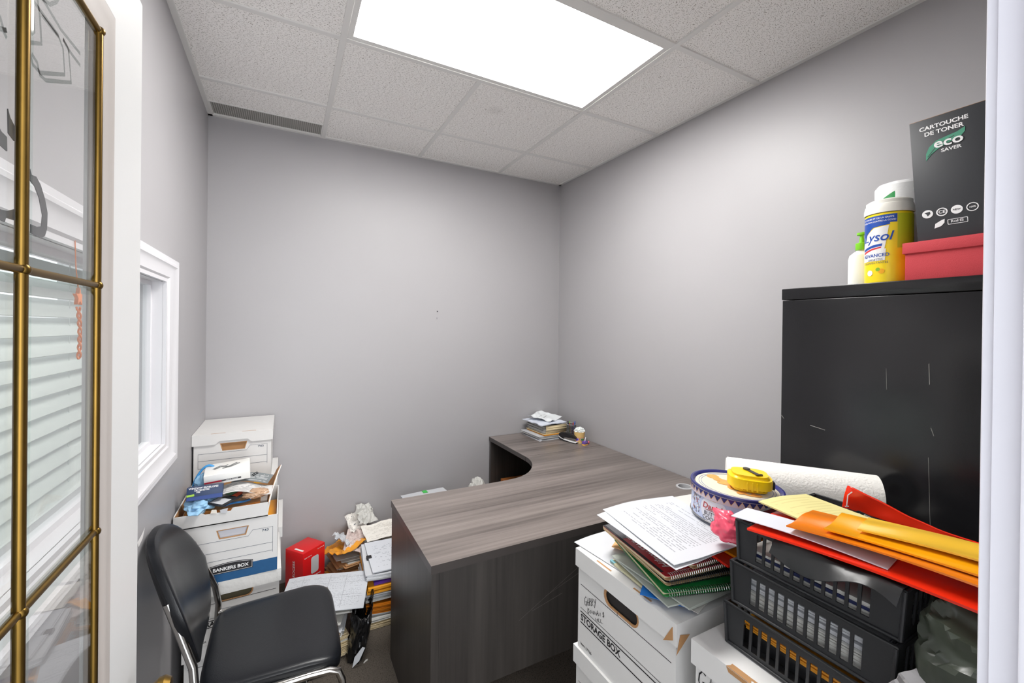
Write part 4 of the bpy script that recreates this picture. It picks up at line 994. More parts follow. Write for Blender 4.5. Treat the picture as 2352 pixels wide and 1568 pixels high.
# torn corner of its lid
bm = new()
for P in ([(.150, .238), (.176, .285), (.1775, .255)], ): prism(bm, P, -.0085, -.0072, 'xz')
obj('torn_edge', bm, KRAFT, ba)
bm = new(); prism(bm, [(-.0085, .228), (.035, .262), (.004, .270)], .188, .1885, 'yz'); obj('torn_edge', bm, KRAFT, ba)
for k, lb in enumerate(('lowest storage box nearest the doorway, on the floor', 'middle storage box of the stack nearest the doorway')):
    storage_box(lb, (.600, -1.407, k*BH), RB, .36, .58, BH, 'storage', group=G4, inner=mat('painted_inside_shade', (46, 42, 40), .9))
bb_ = storage_box('white storage box carrying the black letter trays, brown slit in its lid', (.592, -1.407, 2*BH), RB, .36, .58, BH, 'plain' if False else 'storage', group=G4, inner=mat('painted_inside_shade', (46, 42, 40), .9))
hand(bb_, word('GARRY'), -.172, .200, .030, .038, .15, .0030)
# brown torn slit in the lid's edge
bm = new(); prism(bm, [(-.105, .2945), (-.055, .2945), (-.06, .2865), (-.10, .286)], -.0078, -.0071, 'xz'); prism(bm, [(-.105, -.0075), (-.055, -.0075), (-.06, .003), (-.10, .004)], .2958, .2965, 'xy'); obj('torn_slit', bm, KRAFT, bb_)

# ================================================================ THE HEAP ON THE BOXES
Z0 = .8885
FE = 'papers and notebooks heaped on the handwritten box'
bm = new(); sheet(bm, .15, .27, 8, 8, lambda u, v: .002*math.sin(u*4), .0012)
single('loose_paper', bm, PAPER, 'white sheet lying lowest on the lid of the handwritten box', 'paper', (.692, -.905, Z0), (0, 0, .1), FE)
t = thing('cheque_book', 'pale olive cheque pad with light blue border on the lid of the handwritten box', 'cheque book', (.668, -1.005, Z0+.0014), math.radians(-4), FE)
bm = new(); sheet(bm, .10, .165, 6, 8, lambda u, v: .003*math.sin(u*3), .006); obj('pad', bm, print_mat('cheque_print', (196, 192, 160), (96, 98, 84), rows=16, words=7, dens=.52, margin=.1), t)
bm = new()
for y in (-.083, .066): sheet(bm, .10, .018, 4, 2, None, .0062, 0, Matrix.Translation((0, y+.008, .0005)))
obj('blue_border', bm, mat('aqua_print', (132, 190, 200), .5), t)
bm = new(); sheet(bm, .16, .11, 8, 6, lambda u, v: .004*math.sin(u*3), .002); single('peach_envelope', bm, mat('peach_kraft', (222, 172, 116), .6), 'peach coloured envelope under the notebooks at the far end of the box', 'envelope', (.770, -.880, Z0+.003), (0, 0, .5), FE)
bm = new(); sheet(bm, .09, .12, 6, 6, None, .0015); single('blue_folder', bm, mat('strong_blue_card', (24, 104, 184), .45), 'bright blue folder corner at the front edge of the handwritten box lid', 'folder', (.652, -1.098, Z0+.003), (0, 0, .62), FE)
bm = new(); sheet(bm, .12, .10, 6, 6, None, .001); single('loose_paper', bm, PAPER2, 'white sheet over the blue folder corner on the handwritten box', 'paper', (.690, -1.125, Z0+.0052), (0, 0, .28), FE)
bundle('grey_bundle', 'sage grey papers spread under the notebooks on the handwritten box', 'papers', (.785, -1.06, Z0+.0075), (0, 0, -.08), .34, .235, [(.012, 0)], [mat('sage_paper', (176, 182, 174), .65, var=.08)], FE, .012, .10, 51)
NBX = math.radians(-8)
def notebook(label, loc, rz, cover, cov2, coil, w_=.205, d_=.275, th=.010, rot=(0, 0)):
    t = thing('notebook', label, 'notebook', loc, (rot[0], rot[1], rz), FE)
    bm = new(); box(bm, -w_/2+.002, w_/2-.002, -d_/2+.008, d_/2-.001, .0016, th-.0012); obj('pages', bm, mat('page_block', (218, 204, 170), .8, var=.1, nscale=120), t)
    bm = new(); prism(bm, rrect(w_, d_, .008, 4), th-.0012, th); obj('front_cover', bm, cover, t)
    bm = new(); prism(bm, rrect(w_, d_, .008, 4), 0, .0015); obj('back_cover', bm, cov2, t)
    bm = new(); n = 30
    for k in range(n):
        x = -w_/2+.012+(w_-.024)*k/(n-1)
        tube(bm, [(x, -d_/2+.004+.0085*math.cos(a_), th/2+.0085*math.sin(a_)) for a_ in [2*PI*j/10 for j in range(10)]], .0008, 5, closed=True)
    o = obj('coil', bm, coil, t); o['kind'] = 'stuff'
    return t
CHIP = mat('chipboard', (190, 160, 120), .8, var=.08, nscale=60)
SILV = mat('silver_wire', (200, 200, 200), .25, 1)
notebook('green covered coil notebook under the other notebooks on the handwritten box', (.735, -1.035, Z0+0.0070), NBX-.16, mat('green_cover', (26, 128, 62), .4), mat('green_cover', (26, 128, 62), .4), SILV, th=.010)
notebook('black covered coil notebook between the green and red ones on the box', (.742, -1.010, Z0+0.0225), NBX-.05, mat('black_cover', (36, 36, 38), .4), CHIP, mat('black_wire', (40, 40, 42), .4), th=.008)
nb = notebook('red covered coil notebook with white lettering under the printed letter', (.728, -1.010, Z0+0.0340), NBX, mat('red_cover', (172, 22, 36), .35, var=.06), CHIP, SILV, th=.010)
bm = new(); prism(bm, [(-.1022, .05), (.10, .05), (.10, .137), (-.1022, .137)], .0101, .0104); obj('grey_cover_panel', bm, mat('grey_black_cover', (92, 92, 96), .35, var=.3, nscale=7), nb)
bm = new(); prism(bm, [(-.1022, -.118), (-.094, -.118), (-.094, .137), (-.1022, .137)], .0101, .0106); obj('black_cover_edge', bm, INK, nb)
text(nb, 'lettering', 'Hilroy', .030, INKW, (-.070, -.108, .0106), Y_, -X_, 'LEFT', bold=.012, shear=.3)
text(nb, 'lettering', 'STAPLES', .021, INKW, (-.070, -.020, .0106), Y_, -X_, 'LEFT', bold=.02)
nb2 = notebook('upper red coil notebook with a cream edge, partly under the printed letter', (.800, -1.015, Z0+0.0480), NBX+.05, mat('red_cover', (172, 22, 36), .35, var=.06), CHIP, SILV, th=.010)
bm = new(); sheet(bm, .10, .12, 4, 6, lambda u, v: .003*v, .001); single('white_card', bm, PAPER, 'small white card beside the red coil notebook', 'card', (.80, -1.105, Z0+0.0595), (0, 0, .2), FE)
bm = new(); sheet(bm, .20, .27, 8, 8, lambda u, v: .004*math.sin(v*4), .006); single('red_folder', bm, mat('scarlet_plastic', (232, 44, 28), .3, var=.05), 'lower bright red folder sticking out between notebooks and letter tray', 'folder', (.855, -1.075, Z0+0.0650), (0, 0, -.12), FE)
bm = new(); sheet(bm, .20, .26, 8, 8, lambda u, v: .003*math.sin(v*4), .006); single('amber_folder', bm, mat('amber_plastic', (246, 150, 20), .3, var=.05), 'amber folder on top of the bright red folder by the letter tray', 'folder', (.885, -1.085, Z0+0.0760), (0, 0, -.06), FE)
bundle('paper_bundle', 'thick white paper bundle carrying the biscuit tin', 'papers', (.850, -1.055, Z0+0.0870), (0, 0, -.07), .22, .235, [(.036, 0)], [PAPER2], FE, .008, .04, 53)
def lett(u, v):
    return -.020*max(0, .55-u)**1.3 + .020*max(0, .25-v)*max(0, u-.3)*4 - .018*max(0, .3-u)*v
bm = new(); sheet(bm, .30, .225, 14, 14, lambda u, v: lett(v, 1-u)+.001, .0006); single('blank_sheet', bm, PAPER, 'white sheet peeping out under the printed letter', 'paper', (.680, -1.068, Z0+0.1345), (0, 0, math.radians(-96)), FE)
bm = new(); sheet(bm, .305, .235, 18, 18, lambda u, v: lett(v, 1-u), .0012)
single('printed_letter', bm, print_mat('letter_print', (196, 198, 203), (84, 86, 94), rows=30, words=52, dens=.44, margin=.13, strength=.55), 'printed white letter sloping off the heap beside the biscuit tin', 'letter', (.700, -1.070, Z0+0.1380), (0, 0, math.radians(-101)), FE)
bundle('paper_stack', 'tall stack of papers under the kitchen roll beside the cabinet', 'papers', (1.088, -1.13, Z0), (0, 0, 0), .19, .37, [(.145, 0)], [PAPER2], FE, .006, .02, 54)
# ---- biscuit tin
tin = thing('biscuit_tin', 'round biscuit tin with a navy rim and Danish butter cookies label', 'biscuit tin', (.880, -1.118, 1.0300), (.03, .02, math.radians(0)))
RT = .108; HT = .080
AZT = math.atan2(-1.838+1.118, -.2-.88)              # towards the doorway
TB = mat('pale_blue_tin', (186, 196, 224), .28, var=.12, nscale=7, spec=.6)
bm = new(); lathe(bm, [(0, 0), (RT-.003, 0), (RT, .002), (RT, HT-.006), (RT-.002, HT-.004), (0, HT-.004)], 72); obj('can', bm, TB, tin)
bm = new(); tube(bm, [(RT*math.cos(2*PI*k/72), RT*math.sin(2*PI*k/72), .002) for k in range(72)], .002, 8, closed=True); obj('base_seam', bm, CHROME, tin)
RL = RT+.0035
NVY = mat('navy_lid', (46, 48, 112), .22, spec=.6)
lathe_l = [(RL, HT-.020), (RL, HT-.002), (RL+.0015, HT+.001), (RL+.0005, HT+.0045), (RL-.004, HT+.005), (RL-.009, HT+.002), (RL-.0115, HT-.001), (0, HT-.001)]
bm = new(); lathe(bm, lathe_l[:1]+lathe_l[1:], 96)
for f in bm.faces:
    c = f.calc_center_median(); f.material_index = 1 if (c.z > HT-.0025 and math.hypot(c.x, c.y) > RL-.0108) else (2 if math.hypot(c.x, c.y) < RL-.0108 else 0)
lidm = mat('cream_lid_print', (226, 218, 196), .28, var=.06)
lid_ = obj('lid', bm, [mat('mauve_lid_side', (206, 190, 200), .3), NVY, lidm], tin)
bm = new(); N = 44
for k in range(N):
    a0, a1 = 2*PI*k/N, 2*PI*(k+1)/N; am = (a0+a1)/2; R_ = RL+.0006
    P = lambda a_, z: (R_*math.cos(a_), R_*math.sin(a_), z)
    flat(bm, [P(a0, HT-.003), P(a1, HT-.003), P(am, HT-.0155)])
    R_ = RL+.0009
    for b0, b1 in ((a0, am), (am, a1)):
        z0, z1 = (HT-.003, HT-.0155) if b0 == a0 else (HT-.0155, HT-.003)
        flat(bm, [P(b0, z0-.0018), P(b1, z1-.0018), P(b1, z1), P(b0, z0)], 1)
obj('zigzag_trim', bm, [NVY, mat('gold_print', (214, 170, 90), .3)], lid_, norm=False)
# printing on the lid
bm = new()
for r_ in (.092, .086): prism(bm, circ(r_, 64), HT-.0009, HT-.0004, 'xy', [circ(r_-.0012, 64)])
obj('lid_ring', bm, mat('blue_grey_print', (120, 130, 170), .4), lid_)
BISC = mat('biscuit_print', (226, 160, 84), .45, var=.22, nscale=60)
rc, rs = math.cos(AZT), math.sin(AZT)
rx, ry = Vector((-rs, rc, 0))*-1, Vector((-rc, -rs, 0))          # right and away, as seen from the doorway
rx = Vector((rs*-1, rc, 0)); rx = Vector((-rs, rc, 0)); ry = Vector((-rc, -rs, 0))
if rx.cross(ry).z < 0: rx = -rx
for k, (x, y, r_, sh) in enumerate(((-.058, .042, .017, 0), (-.046, .026, .016, 1), (-.028, .018, .014, 0), (-.030, .000, .016, 1), (-.010, -.004, .013, 0), (-.006, -.022, .016, 2), (.014, -.028, .015, 2), (.030, -.046, .017, 2), (.046, -.050, .013, 1), (.012, -.050, .013, 1))):
    bm = new(); c = rx*x+ry*y
    M = Matrix.Translation((c.x, c.y, HT-.0005+k*.00005)) @ Matrix.Rotation(.7*k, 4, 'Z') @ Matrix.Diagonal((1, .72 if sh == 1 else .9, 1, 1))
    if sh == 2: prism(bm, circ(r_, 24), 0, .0005, 'xy', [circ(r_*.45, 24)])
    else: prism(bm, circ(r_, 24), 0, .0005)
    bmesh.ops.transform(bm, matrix=M, verts=bm.verts); obj('printed_biscuit', bm, BISC, lid_)
text(lid_, 'lettering', 'Danish', .022, mat('crimson_print', (178, 44, 44), .45), rx*.03+ry*.012+Z_*(HT-.0003), rx*.9-ry*.4, ry*.9+rx*.4, bold=.01, shear=.2)
text(lid_, 'lettering', 'BUTTER COOKIES', .011, INK, rx*.022-ry*.004+Z_*(HT-.0003), rx*.9-ry*.4, ry*.9+rx*.4, bold=.01)
# label on the side: the middle of the label looks a little left of the doorway
AL = AZT-.48
def tb(h, lift=.0008):
    def f(x, y): a_ = AL + x/RT; return Vector(((RT+lift)*math.cos(a_), (RT+lift)*math.sin(a_), h+y))
    return f
bm = new()
ov = [(.036*math.cos(2*PI*k/48), .033*math.sin(2*PI*k/48)) for k in range(48)]
f_ = tb(.034, .0006); bm.faces.new([bm.verts.new(f_(*q)) for q in ov]); bmesh.ops.triangulate(bm, faces=bm.faces); obj('label_oval', bm, mat('silver_white_print', (222, 222, 230), .35), tin, norm=False)
CRIM = mat('crimson_print', (178, 44, 44), .45)
text(tin, 'lettering', 'Danish', .021, CRIM, (0, 0, 0), X_, Y_, bold=.015, shear=.12, bend=tb(.041, .0011))
text(tin, 'lettering', 'BUTTER', .0135, INK, (0, 0, 0), X_, Y_, bold=.005, bend=tb(.0225, .0011))
text(tin, 'lettering', 'COOKIES', .0135, INK, (0, 0, 0), X_, Y_, bold=.005, bend=tb(.0105, .0011))
text(tin, 'lettering', 'TRADITIONAL', .0045, INK, (0, 0, 0), X_, Y_, bend=tb(.0315, .0011))
bm = new(); f_ = tb(.062, .0011); cr = [(-.008, -.004), (.008, -.004), (.0095, .004), (.005, .001), (.003, .005), (0, .001), (-.003, .005), (-.005, .001), (-.0095, .004)]
bm.faces.new([bm.verts.new(f_(*q)) for q in cr]); bmesh.ops.triangulate(bm, faces=bm.faces); obj('printed_crown', bm, mat('gold_print', (214, 170, 90), .3), tin, norm=False)
bm = new(); f_ = tb(.0335, .0011); ribbon(bm, [(x, .002*math.sin(x*90)) for x in [-.022+.004*k for k in range(12)]], .0012, (0, 0, 0), X_, Y_)
for v in bm.verts: v.co = f_(v.co.x, v.co.y)
obj('red_flourish', bm, CRIM, tin, norm=False)
FIG = [mat('figure_rust', (176, 84, 60), .5), mat('figure_navy', (52, 62, 96), .5), mat('figure_white', (228, 226, 226), .5), mat('figure_brown', (120, 88, 66), .5)]
bm = new(); rnd = random.Random(5); f_ = tb(0, .0007)
for k in range(60):
    x = rnd.uniform(-.082, -.040); y = rnd.uniform(.010, .056)*(1 if x > -.07 else .8); s = rnd.uniform(.0015, .0045)
    if abs(x) < .038: continue
    ff = bm.faces.new([bm.verts.new(f_(x+s*a_, y+s*b_*1.5)) for a_, b_ in ((-.5, -.6), (.5, -.5), (.4, .6), (-.3, .5))]); ff.material_index = rnd.randrange(4)
o = obj('printed_scene', bm, FIG, tin, norm=False); o['kind'] = 'stuff'
# ---- tape measure on the tin
tm = thing('tape_measure', 'yellow tape measure lying flat on the biscuit tin lid', 'tape measure', (.893, -1.148, 1.0300+HT+.003), (.02, .02, math.radians(-48)))
YEL = mat('yellow_case_plastic', (248, 206, 12), .32, var=.06, nscale=12)
bm = new(); outl = []
for k in range(40):
    a_ = 2*PI*k/40; x, y = .051*math.copysign(abs(math.cos(a_))**.62, math.cos(a_)), .043*math.copysign(abs(math.sin(a_))**.72, math.sin(a_))
    outl.append((x, y))
prism(bm, outl, 0, .042); bmesh.ops.bevel(bm, geom=[e for e in bm.edges if abs(e.verts[0].co.z-e.verts[1].co.z) < 1e-6 and len(e.link_faces) == 2 and any(abs(f.normal.z) < .5 for f in e.link_faces)], offset=.009, segments=3, affect='EDGES')
obj('case', bm, YEL, tm)
bm = new()
for k in range(9):
    a_ = -.9+k*.22-1.1; x, y = .0518*math.cos(a_), .0435*math.sin(a_); M = Matrix.Translation((x, y, .018)) @ Matrix.Rotation(a_, 4, 'Z'); box(bm, -.0025, .0022, -.002, .002, -.012, .010, M=M, bev=.001)
o = obj('grip_ribs', bm, YEL, tm); o['kind'] = 'stuff'
bm = new(); M = Matrix.Translation((.004, .004, .0425)) @ Matrix.Rotation(.5, 4, 'Z'); box(bm, -.006, .006, -.028, .014, 0, .0022, M=M, bev=.0008); box(bm, -.009, .009, -.033, -.027, 0, .004, M=M, bev=.0008); lathe(bm, [(0, 0), (.0085, 0), (.0085, .0035), (0, .0045)], 24, M @ Matrix.Translation((0, .016, 0)))
obj('belt_clip', bm, mat('dark_clip_metal', (92, 86, 78), .3, .8), tm)
bm = new(); box(bm, .044, .058, -.012, .004, .006, .026, bev=.002); obj('tape_mouth', bm, INK, tm)
# ---- kitchen roll
p0, p1 = Vector((1.035, -.985, 1.0945)), Vector((1.245, -1.262, 1.0945)); ax = (p1-p0); Lr = ax.length
ZR = math.atan2(ax.y, ax.x)
roll = thing('paper_towel_roll', 'white kitchen paper roll lying against the black cabinet', 'paper towel', (p0+p1)/2, (0, 0, ZR))
TOW = mat('embossed_tissue', (240, 238, 232), .85, var=.02, bump=.5, bscale=170)
My = Matrix.Rotation(PI/2, 4, 'Y')
bm = new(); lathe(bm, [(.02, -Lr/2), (.058, -Lr/2), (.058, Lr/2), (.02, Lr/2), (.02, -Lr/2)], 64, My); obj('roll', bm, TOW, roll)
bm = new(); lathe(bm, [(.0185, -Lr/2+.001), (.0199, -Lr/2+.001), (.0199, Lr/2-.001), (.0185, Lr/2-.001), (.0185, -Lr/2+.001)], 32, My); obj('core', bm, KRAFT, roll)
def tw(x, y, z):
    s = (y+.11)                                    # distance along the wrap, from the door-side foot over the top
    a_ = math.radians(215) - s/.0605
    if a_ < math.radians(38):
        d = (math.radians(38)-a_)*.0605; return (x, .0605*math.cos(math.radians(38))+d*.55, .0605*math.sin(math.radians(38))-d*.55)
    return (x, .0605*math.cos(a_), .0605*math.sin(a_))
bm = new(); sheet(bm, Lr+.022, .26, 20, 40, None, .0008, warp=lambda x, y, z: tw(x+.014, y, z)); obj('loose_sheet', bm, TOW, roll)
# ---- pink plastic
bm = new(); blob(bm, .032, .040, .034, .34, 1.6, 5, 13, ridged=False); PINK = mat('pink_film', (228, 84, 108), .25, var=.12, nscale=16)
single('pink_plastic', bm, PINK, 'crumpled bright pink plastic between the biscuit tin and letter trays', 'plastic bag', (.702, -1.221, 1.104))

# ================================================================ LETTER TRAYS
trays = ('lowest black letter tray of the three, on the storage box', 'middle black letter tray, full of white papers', 'top black letter tray, holding red plastic under the envelopes')
BX, BY = .652, -1.405; TW, TD, TH = .275, .31, .0865
for k, lb in enumerate(trays):
    t = thing('letter_tray', lb, 'letter tray', (BX+(-.008, .001, .011)[k], BY+(.011, .003, -.003)[k], .8885+.0885*k), (0, 0, RB+.012*(k-1)), 'black stacking letter trays')
    a = TW/2; e = .004
    def holes(n, x0, x1, zl, zh): return [[(x-.0062-.0012, zl), (x+.0062-.0012, zl), (x+.0062+.0012, zh), (x-.0062+.0012, zh)] for x in [x0+(x1-x0)*(j+.5)/n for j in range(n)]]
    tp = .005
    bm = new(); prism(bm, [(-a+tp, 0), (a-tp, 0), (a, TH), (-a, TH)], 0, .003, 'xz', holes(11, -a+.038, a-.042, .014, .070)); obj('slotted_front', bm, BLACKPL, t)
    bm = new(); prism(bm, [(-a+tp, 0), (a-tp, 0), (a, TH), (-a, TH)], TD-.003, TD, 'xz', holes(11, -a+.038, a-.042, .014, .070)); obj('slotted_back', bm, BLACKPL, t)
    for s in (-1, 1):
        bm = new(); prism(bm, [(.003, 0), (TD-.003, 0), (TD-.003, TH), (.003, TH)], 0, .003, lambda u, v, w2, s=s: Vector((s*(a-tp+tp*v/TH-w2), u, v)), holes(12, .03, TD-.03, .014, .070)); obj('slotted_side', bm, BLACKPL, t)
    bm = new(); prism(bm, [(-a+tp, 0), (a-tp, 0), (a-tp, TD), (-a+tp, TD)], 0, .003, 'xy'); obj('base', bm, BLACKPL, t)
    bm = new(); tube(bm, [(-a-.001, -.001, TH), (a+.001, -.001, TH), (a+.001, TD+.001, TH), (-a-.001, TD+.001, TH)], .0030, 8, closed=True); bmesh.ops.translate(bm, vec=(0, 0, -.0018), verts=bm.verts); obj('rim', bm, BLACKPL, t)
    bm = new(); tube(bm, [(-a+tp-.001, -.0015, .0035), (a-tp+.001, -.0015, .0035)], .003, 8)
    for s in (-1, 1): tube(bm, [(s*(a-tp), -.0015, .003), (s*a, -.0015, TH-.003)], .0032, 8)
    obj('front_edge', bm, BLACKPL, t)
FT = 'things in the letter trays'
bundle('gold_envelope', 'gold envelopes glimpsed through the slots of the lowest letter tray', 'envelopes', (BX+.150, BY+.004, .8925+.031), (0, 0, RB), .24, .26, [(.022, 0)], [GOLD], FT, .002, .01, 61)
bm = new(); box(bm, -.125, .125, -.130, .130, 0, .030, bev=.003); single('black_folder', bm, mat('black_cover', (36, 36, 38), .4), 'black folder under the gold envelopes in the lowest letter tray', 'folder', (BX+.155, BY+.006, .8922), RB, FT)
bundle('paper_stack', 'white papers filling the middle letter tray', 'papers', (BX+.156, BY+.003, .8925+.0885), (0, 0, RB), .236, .282, [(.028, 1), (.004, 2), (.032, 0)], [PAPER, PAPER2, GREYP], FT, .003, .006, 62)
bundle('paper_bundle', 'mixed papers at the bottom of the top letter tray', 'papers', (BX+.165, BY, .8925+.177), (0, 0, RB), .246, .285, [(.012, 0), (.006, 1), (.010, 0)], [PAPER2, mat('navy_card', (40, 48, 92), .5)], FT, .003, .006, 63)
bm = new(); blob(bm, .100, .105, .026, .28, 3, 5, 15); single('red_plastic', bm, mat('crimson_film', (178, 20, 44), .2, var=.2, nscale=18), 'crumpled crimson plastic inside the top letter tray', 'plastic bag', (BX+.14, BY+.005, .8925+.177+.047), (0, 0, 0), FT)
# ---- on top of the trays
ZT = 1.1585
FM = 'mailers heaped on the letter trays'
BLKF = mat('black_film', (34, 35, 36), .35, var=.15, nscale=9, bump=.4, bscale=22)
def film(u, v):
    y = (v-.5)*.30
    return .004*(1-1.6*abs(noise.noise(Vector((u*5, v*5, 9)))))*min(1, v*4) - .9*max(0, -.130-y)*(1.4+.9*math.sin(u*6)) + .003*math.sin(u*9)*(1-v)
bm = new(); sheet(bm, .19, .30, 30, 40, film, .0012)
single('black_plastic_sheet', bm, BLKF, 'black plastic sheet sagging over the rim of the top letter tray', 'plastic bag', (BX+.126, -1.452, ZT-.004), (0, 0, RB), FM)
t = thing('black_bag', 'olive black plastic bag slumped between the letter trays and door frame', 'bag', (.790, -1.613, .905))
bm = new()
def bagfn(p):
    q = p.normalized()*2.6; n_ = .5-abs(noise.noise(q*1.3+Vector((3, 1, 7))))*1.5-abs(noise.noise(q*3.1))*.5
    return Vector((p.x*(1+.12*n_), p.y*(1+.10*n_)+.012*n_, max(0, (p.z+.125)*(1+.10*n_))))
supere(bm, .152, .058, .125, .55, .55, 90, 48, bagfn)
obj('bag', bm, mat('olive_black_film', (66, 72, 62), .30, var=.35, nscale=7, bump=.35, bscale=14), t)
bm = new(); box(bm, -.12, .12, -.045, .045, 0, .9035, bev=.004); single('cardboard_carton', bm, KRAFT, 'tall narrow brown carton carrying the olive black bag beside the door frame', 'carton', (.85, -1.647, 0))
crump('newspaper', 'crumpled grey newspaper spilling out below the olive black bag', 'newspaper', .20, .12, print_mat('news_print', (190, 188, 188), (70, 70, 74), rows=16, words=10, dens=.48, margin=.06), (.632, -1.606, .950), (.35, .85, RB), .02, 2.4, 33, FM)
bm = new(); sheet(bm, .17, .36, 16, 14, lambda u, v: .005*math.sin(v*3.1)+.002*u+.002*math.sin(u*7+v*4), .004)
single('red_mailer', bm, mat('red_orange_film', (238, 48, 22), .2, var=.07, nscale=6), 'large red plastic mailer lying along the top letter tray', 'mailer', (.733, -1.482, ZT-.003), (-.01, 0, math.radians(7)), FM)
bm = new(); sheet(bm, .07, .25, 8, 10, lambda u, v: .005*math.sin(v*3.1), .0012); single('white_envelope', bm, mat('white_envelope_paper', (210, 212, 220), .45), 'long white envelope slipped between the red and amber mailers', 'envelope', (.688, -1.392, ZT+.006), (-.02, 0, math.radians(8)), FM)
bm = new(); sheet(bm, .15, .14, 10, 8, lambda u, v: .003*math.sin(u*4), .003); single('legal_pad', bm, print_mat('legal_pad_print', (222, 212, 146), (190, 176, 110), rows=12, words=3, dens=.3, strength=.35), 'pale yellow note pad between biscuit tin and amber mailers', 'note pad', (.800, -1.350, ZT+.009), (0, 0, math.radians(-8)), FM)
AMB = mat('amber_film', (250, 168, 18), .16, var=.10, nscale=8, coat=.5)
AMB2 = mat('deep_amber_film', (240, 130, 20), .18, var=.12, nscale=8, coat=.5)
bm = new(); sheet(bm, .13, .30, 14, 14, lambda u, v: .005*math.sin(v*3.1)+.002*math.sin(u*8+v*3), .003); single('amber_mailer', bm, AMB2, 'lower deep amber plastic mailer over the white envelope', 'mailer', (.735, -1.515, ZT+.008), (-.02, 0, math.radians(8)), FM)
bm = new(); sheet(bm, .11, .25, 14, 14, lambda u, v: .005*math.sin(v*3.1)+.002*math.sin(u*6-v*4), .003); single('amber_mailer', bm, AMB, 'upper glossy amber plastic mailer in front of the red pouch', 'mailer', (.750, -1.540, ZT+.011), (-.02, 0, math.radians(10)), FM)
bm = new(); sheet(bm, .075, .22, 12, 12, lambda u, v: .004*math.sin(v*3.1)+.001*math.sin(u*7+v*5), .003); single('yellow_mailer', bm, mat('golden_film', (250, 196, 60), .16, var=.1, nscale=7, coat=.5), 'topmost golden yellow plastic mailer against the red pouch', 'mailer', (.765, -1.565, ZT+.030), (-.02, 0, math.radians(10)), FM)
t = thing('red_pouch', 'red plastic toner pouch with a black lettered badge standing behind the amber mailers', 'pouch', (.922, -1.358, ZT+.004), (0, 0, RB))
RP = mat('red_orange_film', (238, 48, 22), .2, var=.07, nscale=6)
ol = [(-.012, -.003), (.0, .048), (.015, .046), (.05, .036), (.10, .020), (.15, .013), (.20, .011), (.29, .002), (.29, -.003)]
bm = new(); n = 28; A, B = [], []
topz = lambda x: next(ol[i][1]+(ol[i+1][1]-ol[i][1])*(x-ol[i][0])/(ol[i+1][0]-ol[i][0]) for i in range(1, 7) if ol[i][0] <= x <= ol[i+1][0]+1e-9)
rowsv = []
for i in range(n+1):
    x = .29*i/n; zt = topz(x); col_ = []
    for j in range(25):
        v = j/24; z = -.004+(zt+.004)*v; xx = x-.012*(1-v)*(1-i/n)
        col_.append(bm.verts.new((xx, .004*(1-v)+.008*noise.noise(Vector((x*16, z*20, 2))), z)))
    rowsv.append(col_)
for i in range(n):
    for j in range(24): bm.faces.new((rowsv[i][j], rowsv[i+1][j], rowsv[i+1][j+1], rowsv[i][j+1]))
pb = obj('pouch', bm, RP, t); md = pb.modifiers.new('thickness', 'SOLIDIFY'); md.thickness = .004; md.offset = 1
bm = new(); M = Matrix.Translation((.052, -.0155, -.006)) @ Matrix.Rotation(math.radians(9), 4, 'Y'); prism(bm, rrect(.064, .013, .0062, 4), -.001, .0012, 'xz'); bmesh.ops.transform(bm, matrix=M, verts=bm.verts); bd = obj('badge', bm, INK, t)
text(bd, 'lettering', 'e-STUDIO', .0125, INKW, M @ Vector((0, -.0018, 0)), M.to_3x3() @ X_, M.to_3x3() @ Z_, bold=.02)
bm = new(); M2 = Matrix.Translation((.072, -.0150, -.021)) @ Matrix.Rotation(math.radians(9), 4, 'Y'); prism(bm, [(-.030, -.006), (.02, -.006), (.028, .007), (-.022, .007)], -.001, .0006, 'xz'); bmesh.ops.transform(bm, matrix=M2, verts=bm.verts); bd2 = obj('orange_badge', bm, mat('badge_orange', (244, 120, 40), .4), t)
text(bd2, 'lettering', 'POWER', .009, INK, M2 @ Vector((0, -.0016, .0005)), M2.to_3x3() @ X_, M2.to_3x3() @ Z_, bold=.02)
bm = new(); ribbon(bm, [(.002, .004), (.004, .03), (.012, .04)], .002, (0, -.012, 0), X_, Z_); ribbon(bm, [(-.001, .003), (.006, .006)], .002, (0, -.012, 0), X_, Z_); obj('printed_outline', bm, INKW, t, norm=False)

# ================================================================ ON THE FILING CABINET
ZC = 1.7005
t = thing('soap_bottle', 'white soap bottle with lime green pump, leftmost on the filing cabinet', 'soap bottle', (1.452, -1.158, ZC), math.radians(200))
bm = new()
def sb(r_, z): return (r_, z)
lathe(bm, [(0, 0), (.029, 0), (.031, .003), (.031, .088), (.028, .102), (.018, .112), (.013, .115), (.013, .122), (0, .122)], 36, Matrix.Diagonal((.8, 1.1, 1, 1))); obj('bottle', bm, mat('white_bottle_plastic', (236, 238, 232), .3), t)
LIME = mat('lime_pump', (126, 204, 44), .35)
bm = new(); lathe(bm, [(.015, .118), (.016, .120), (.016, .140), (.007, .143), (.005, .165), (.013, .167), (.013, .174), (0, .176)], 24); tube(bm, [(0, 0, .171), (-.0, .022, .172), (0, .04, .169), (0, .046, .164)], [.006, .0055, .0045, .004], 10); obj('pump', bm, LIME, t)
cn = thing('wipes_canister', 'yellow and white disinfecting wipes canister beside the red box on the cabinet', 'wipes canister', (1.415, -1.240, ZC))
RC = .055; AC = math.atan2(-1.838+1.240, -.2-1.415) % (2*PI)
bm = new(); lathe(bm, [(0, 0), (.053, 0), (RC, .003), (RC, .205), (.0535, .207), (0, .207)], 64); obj('can', bm, mat('yellow_label', (246, 216, 24), .3, var=.08, nscale=10), cn)
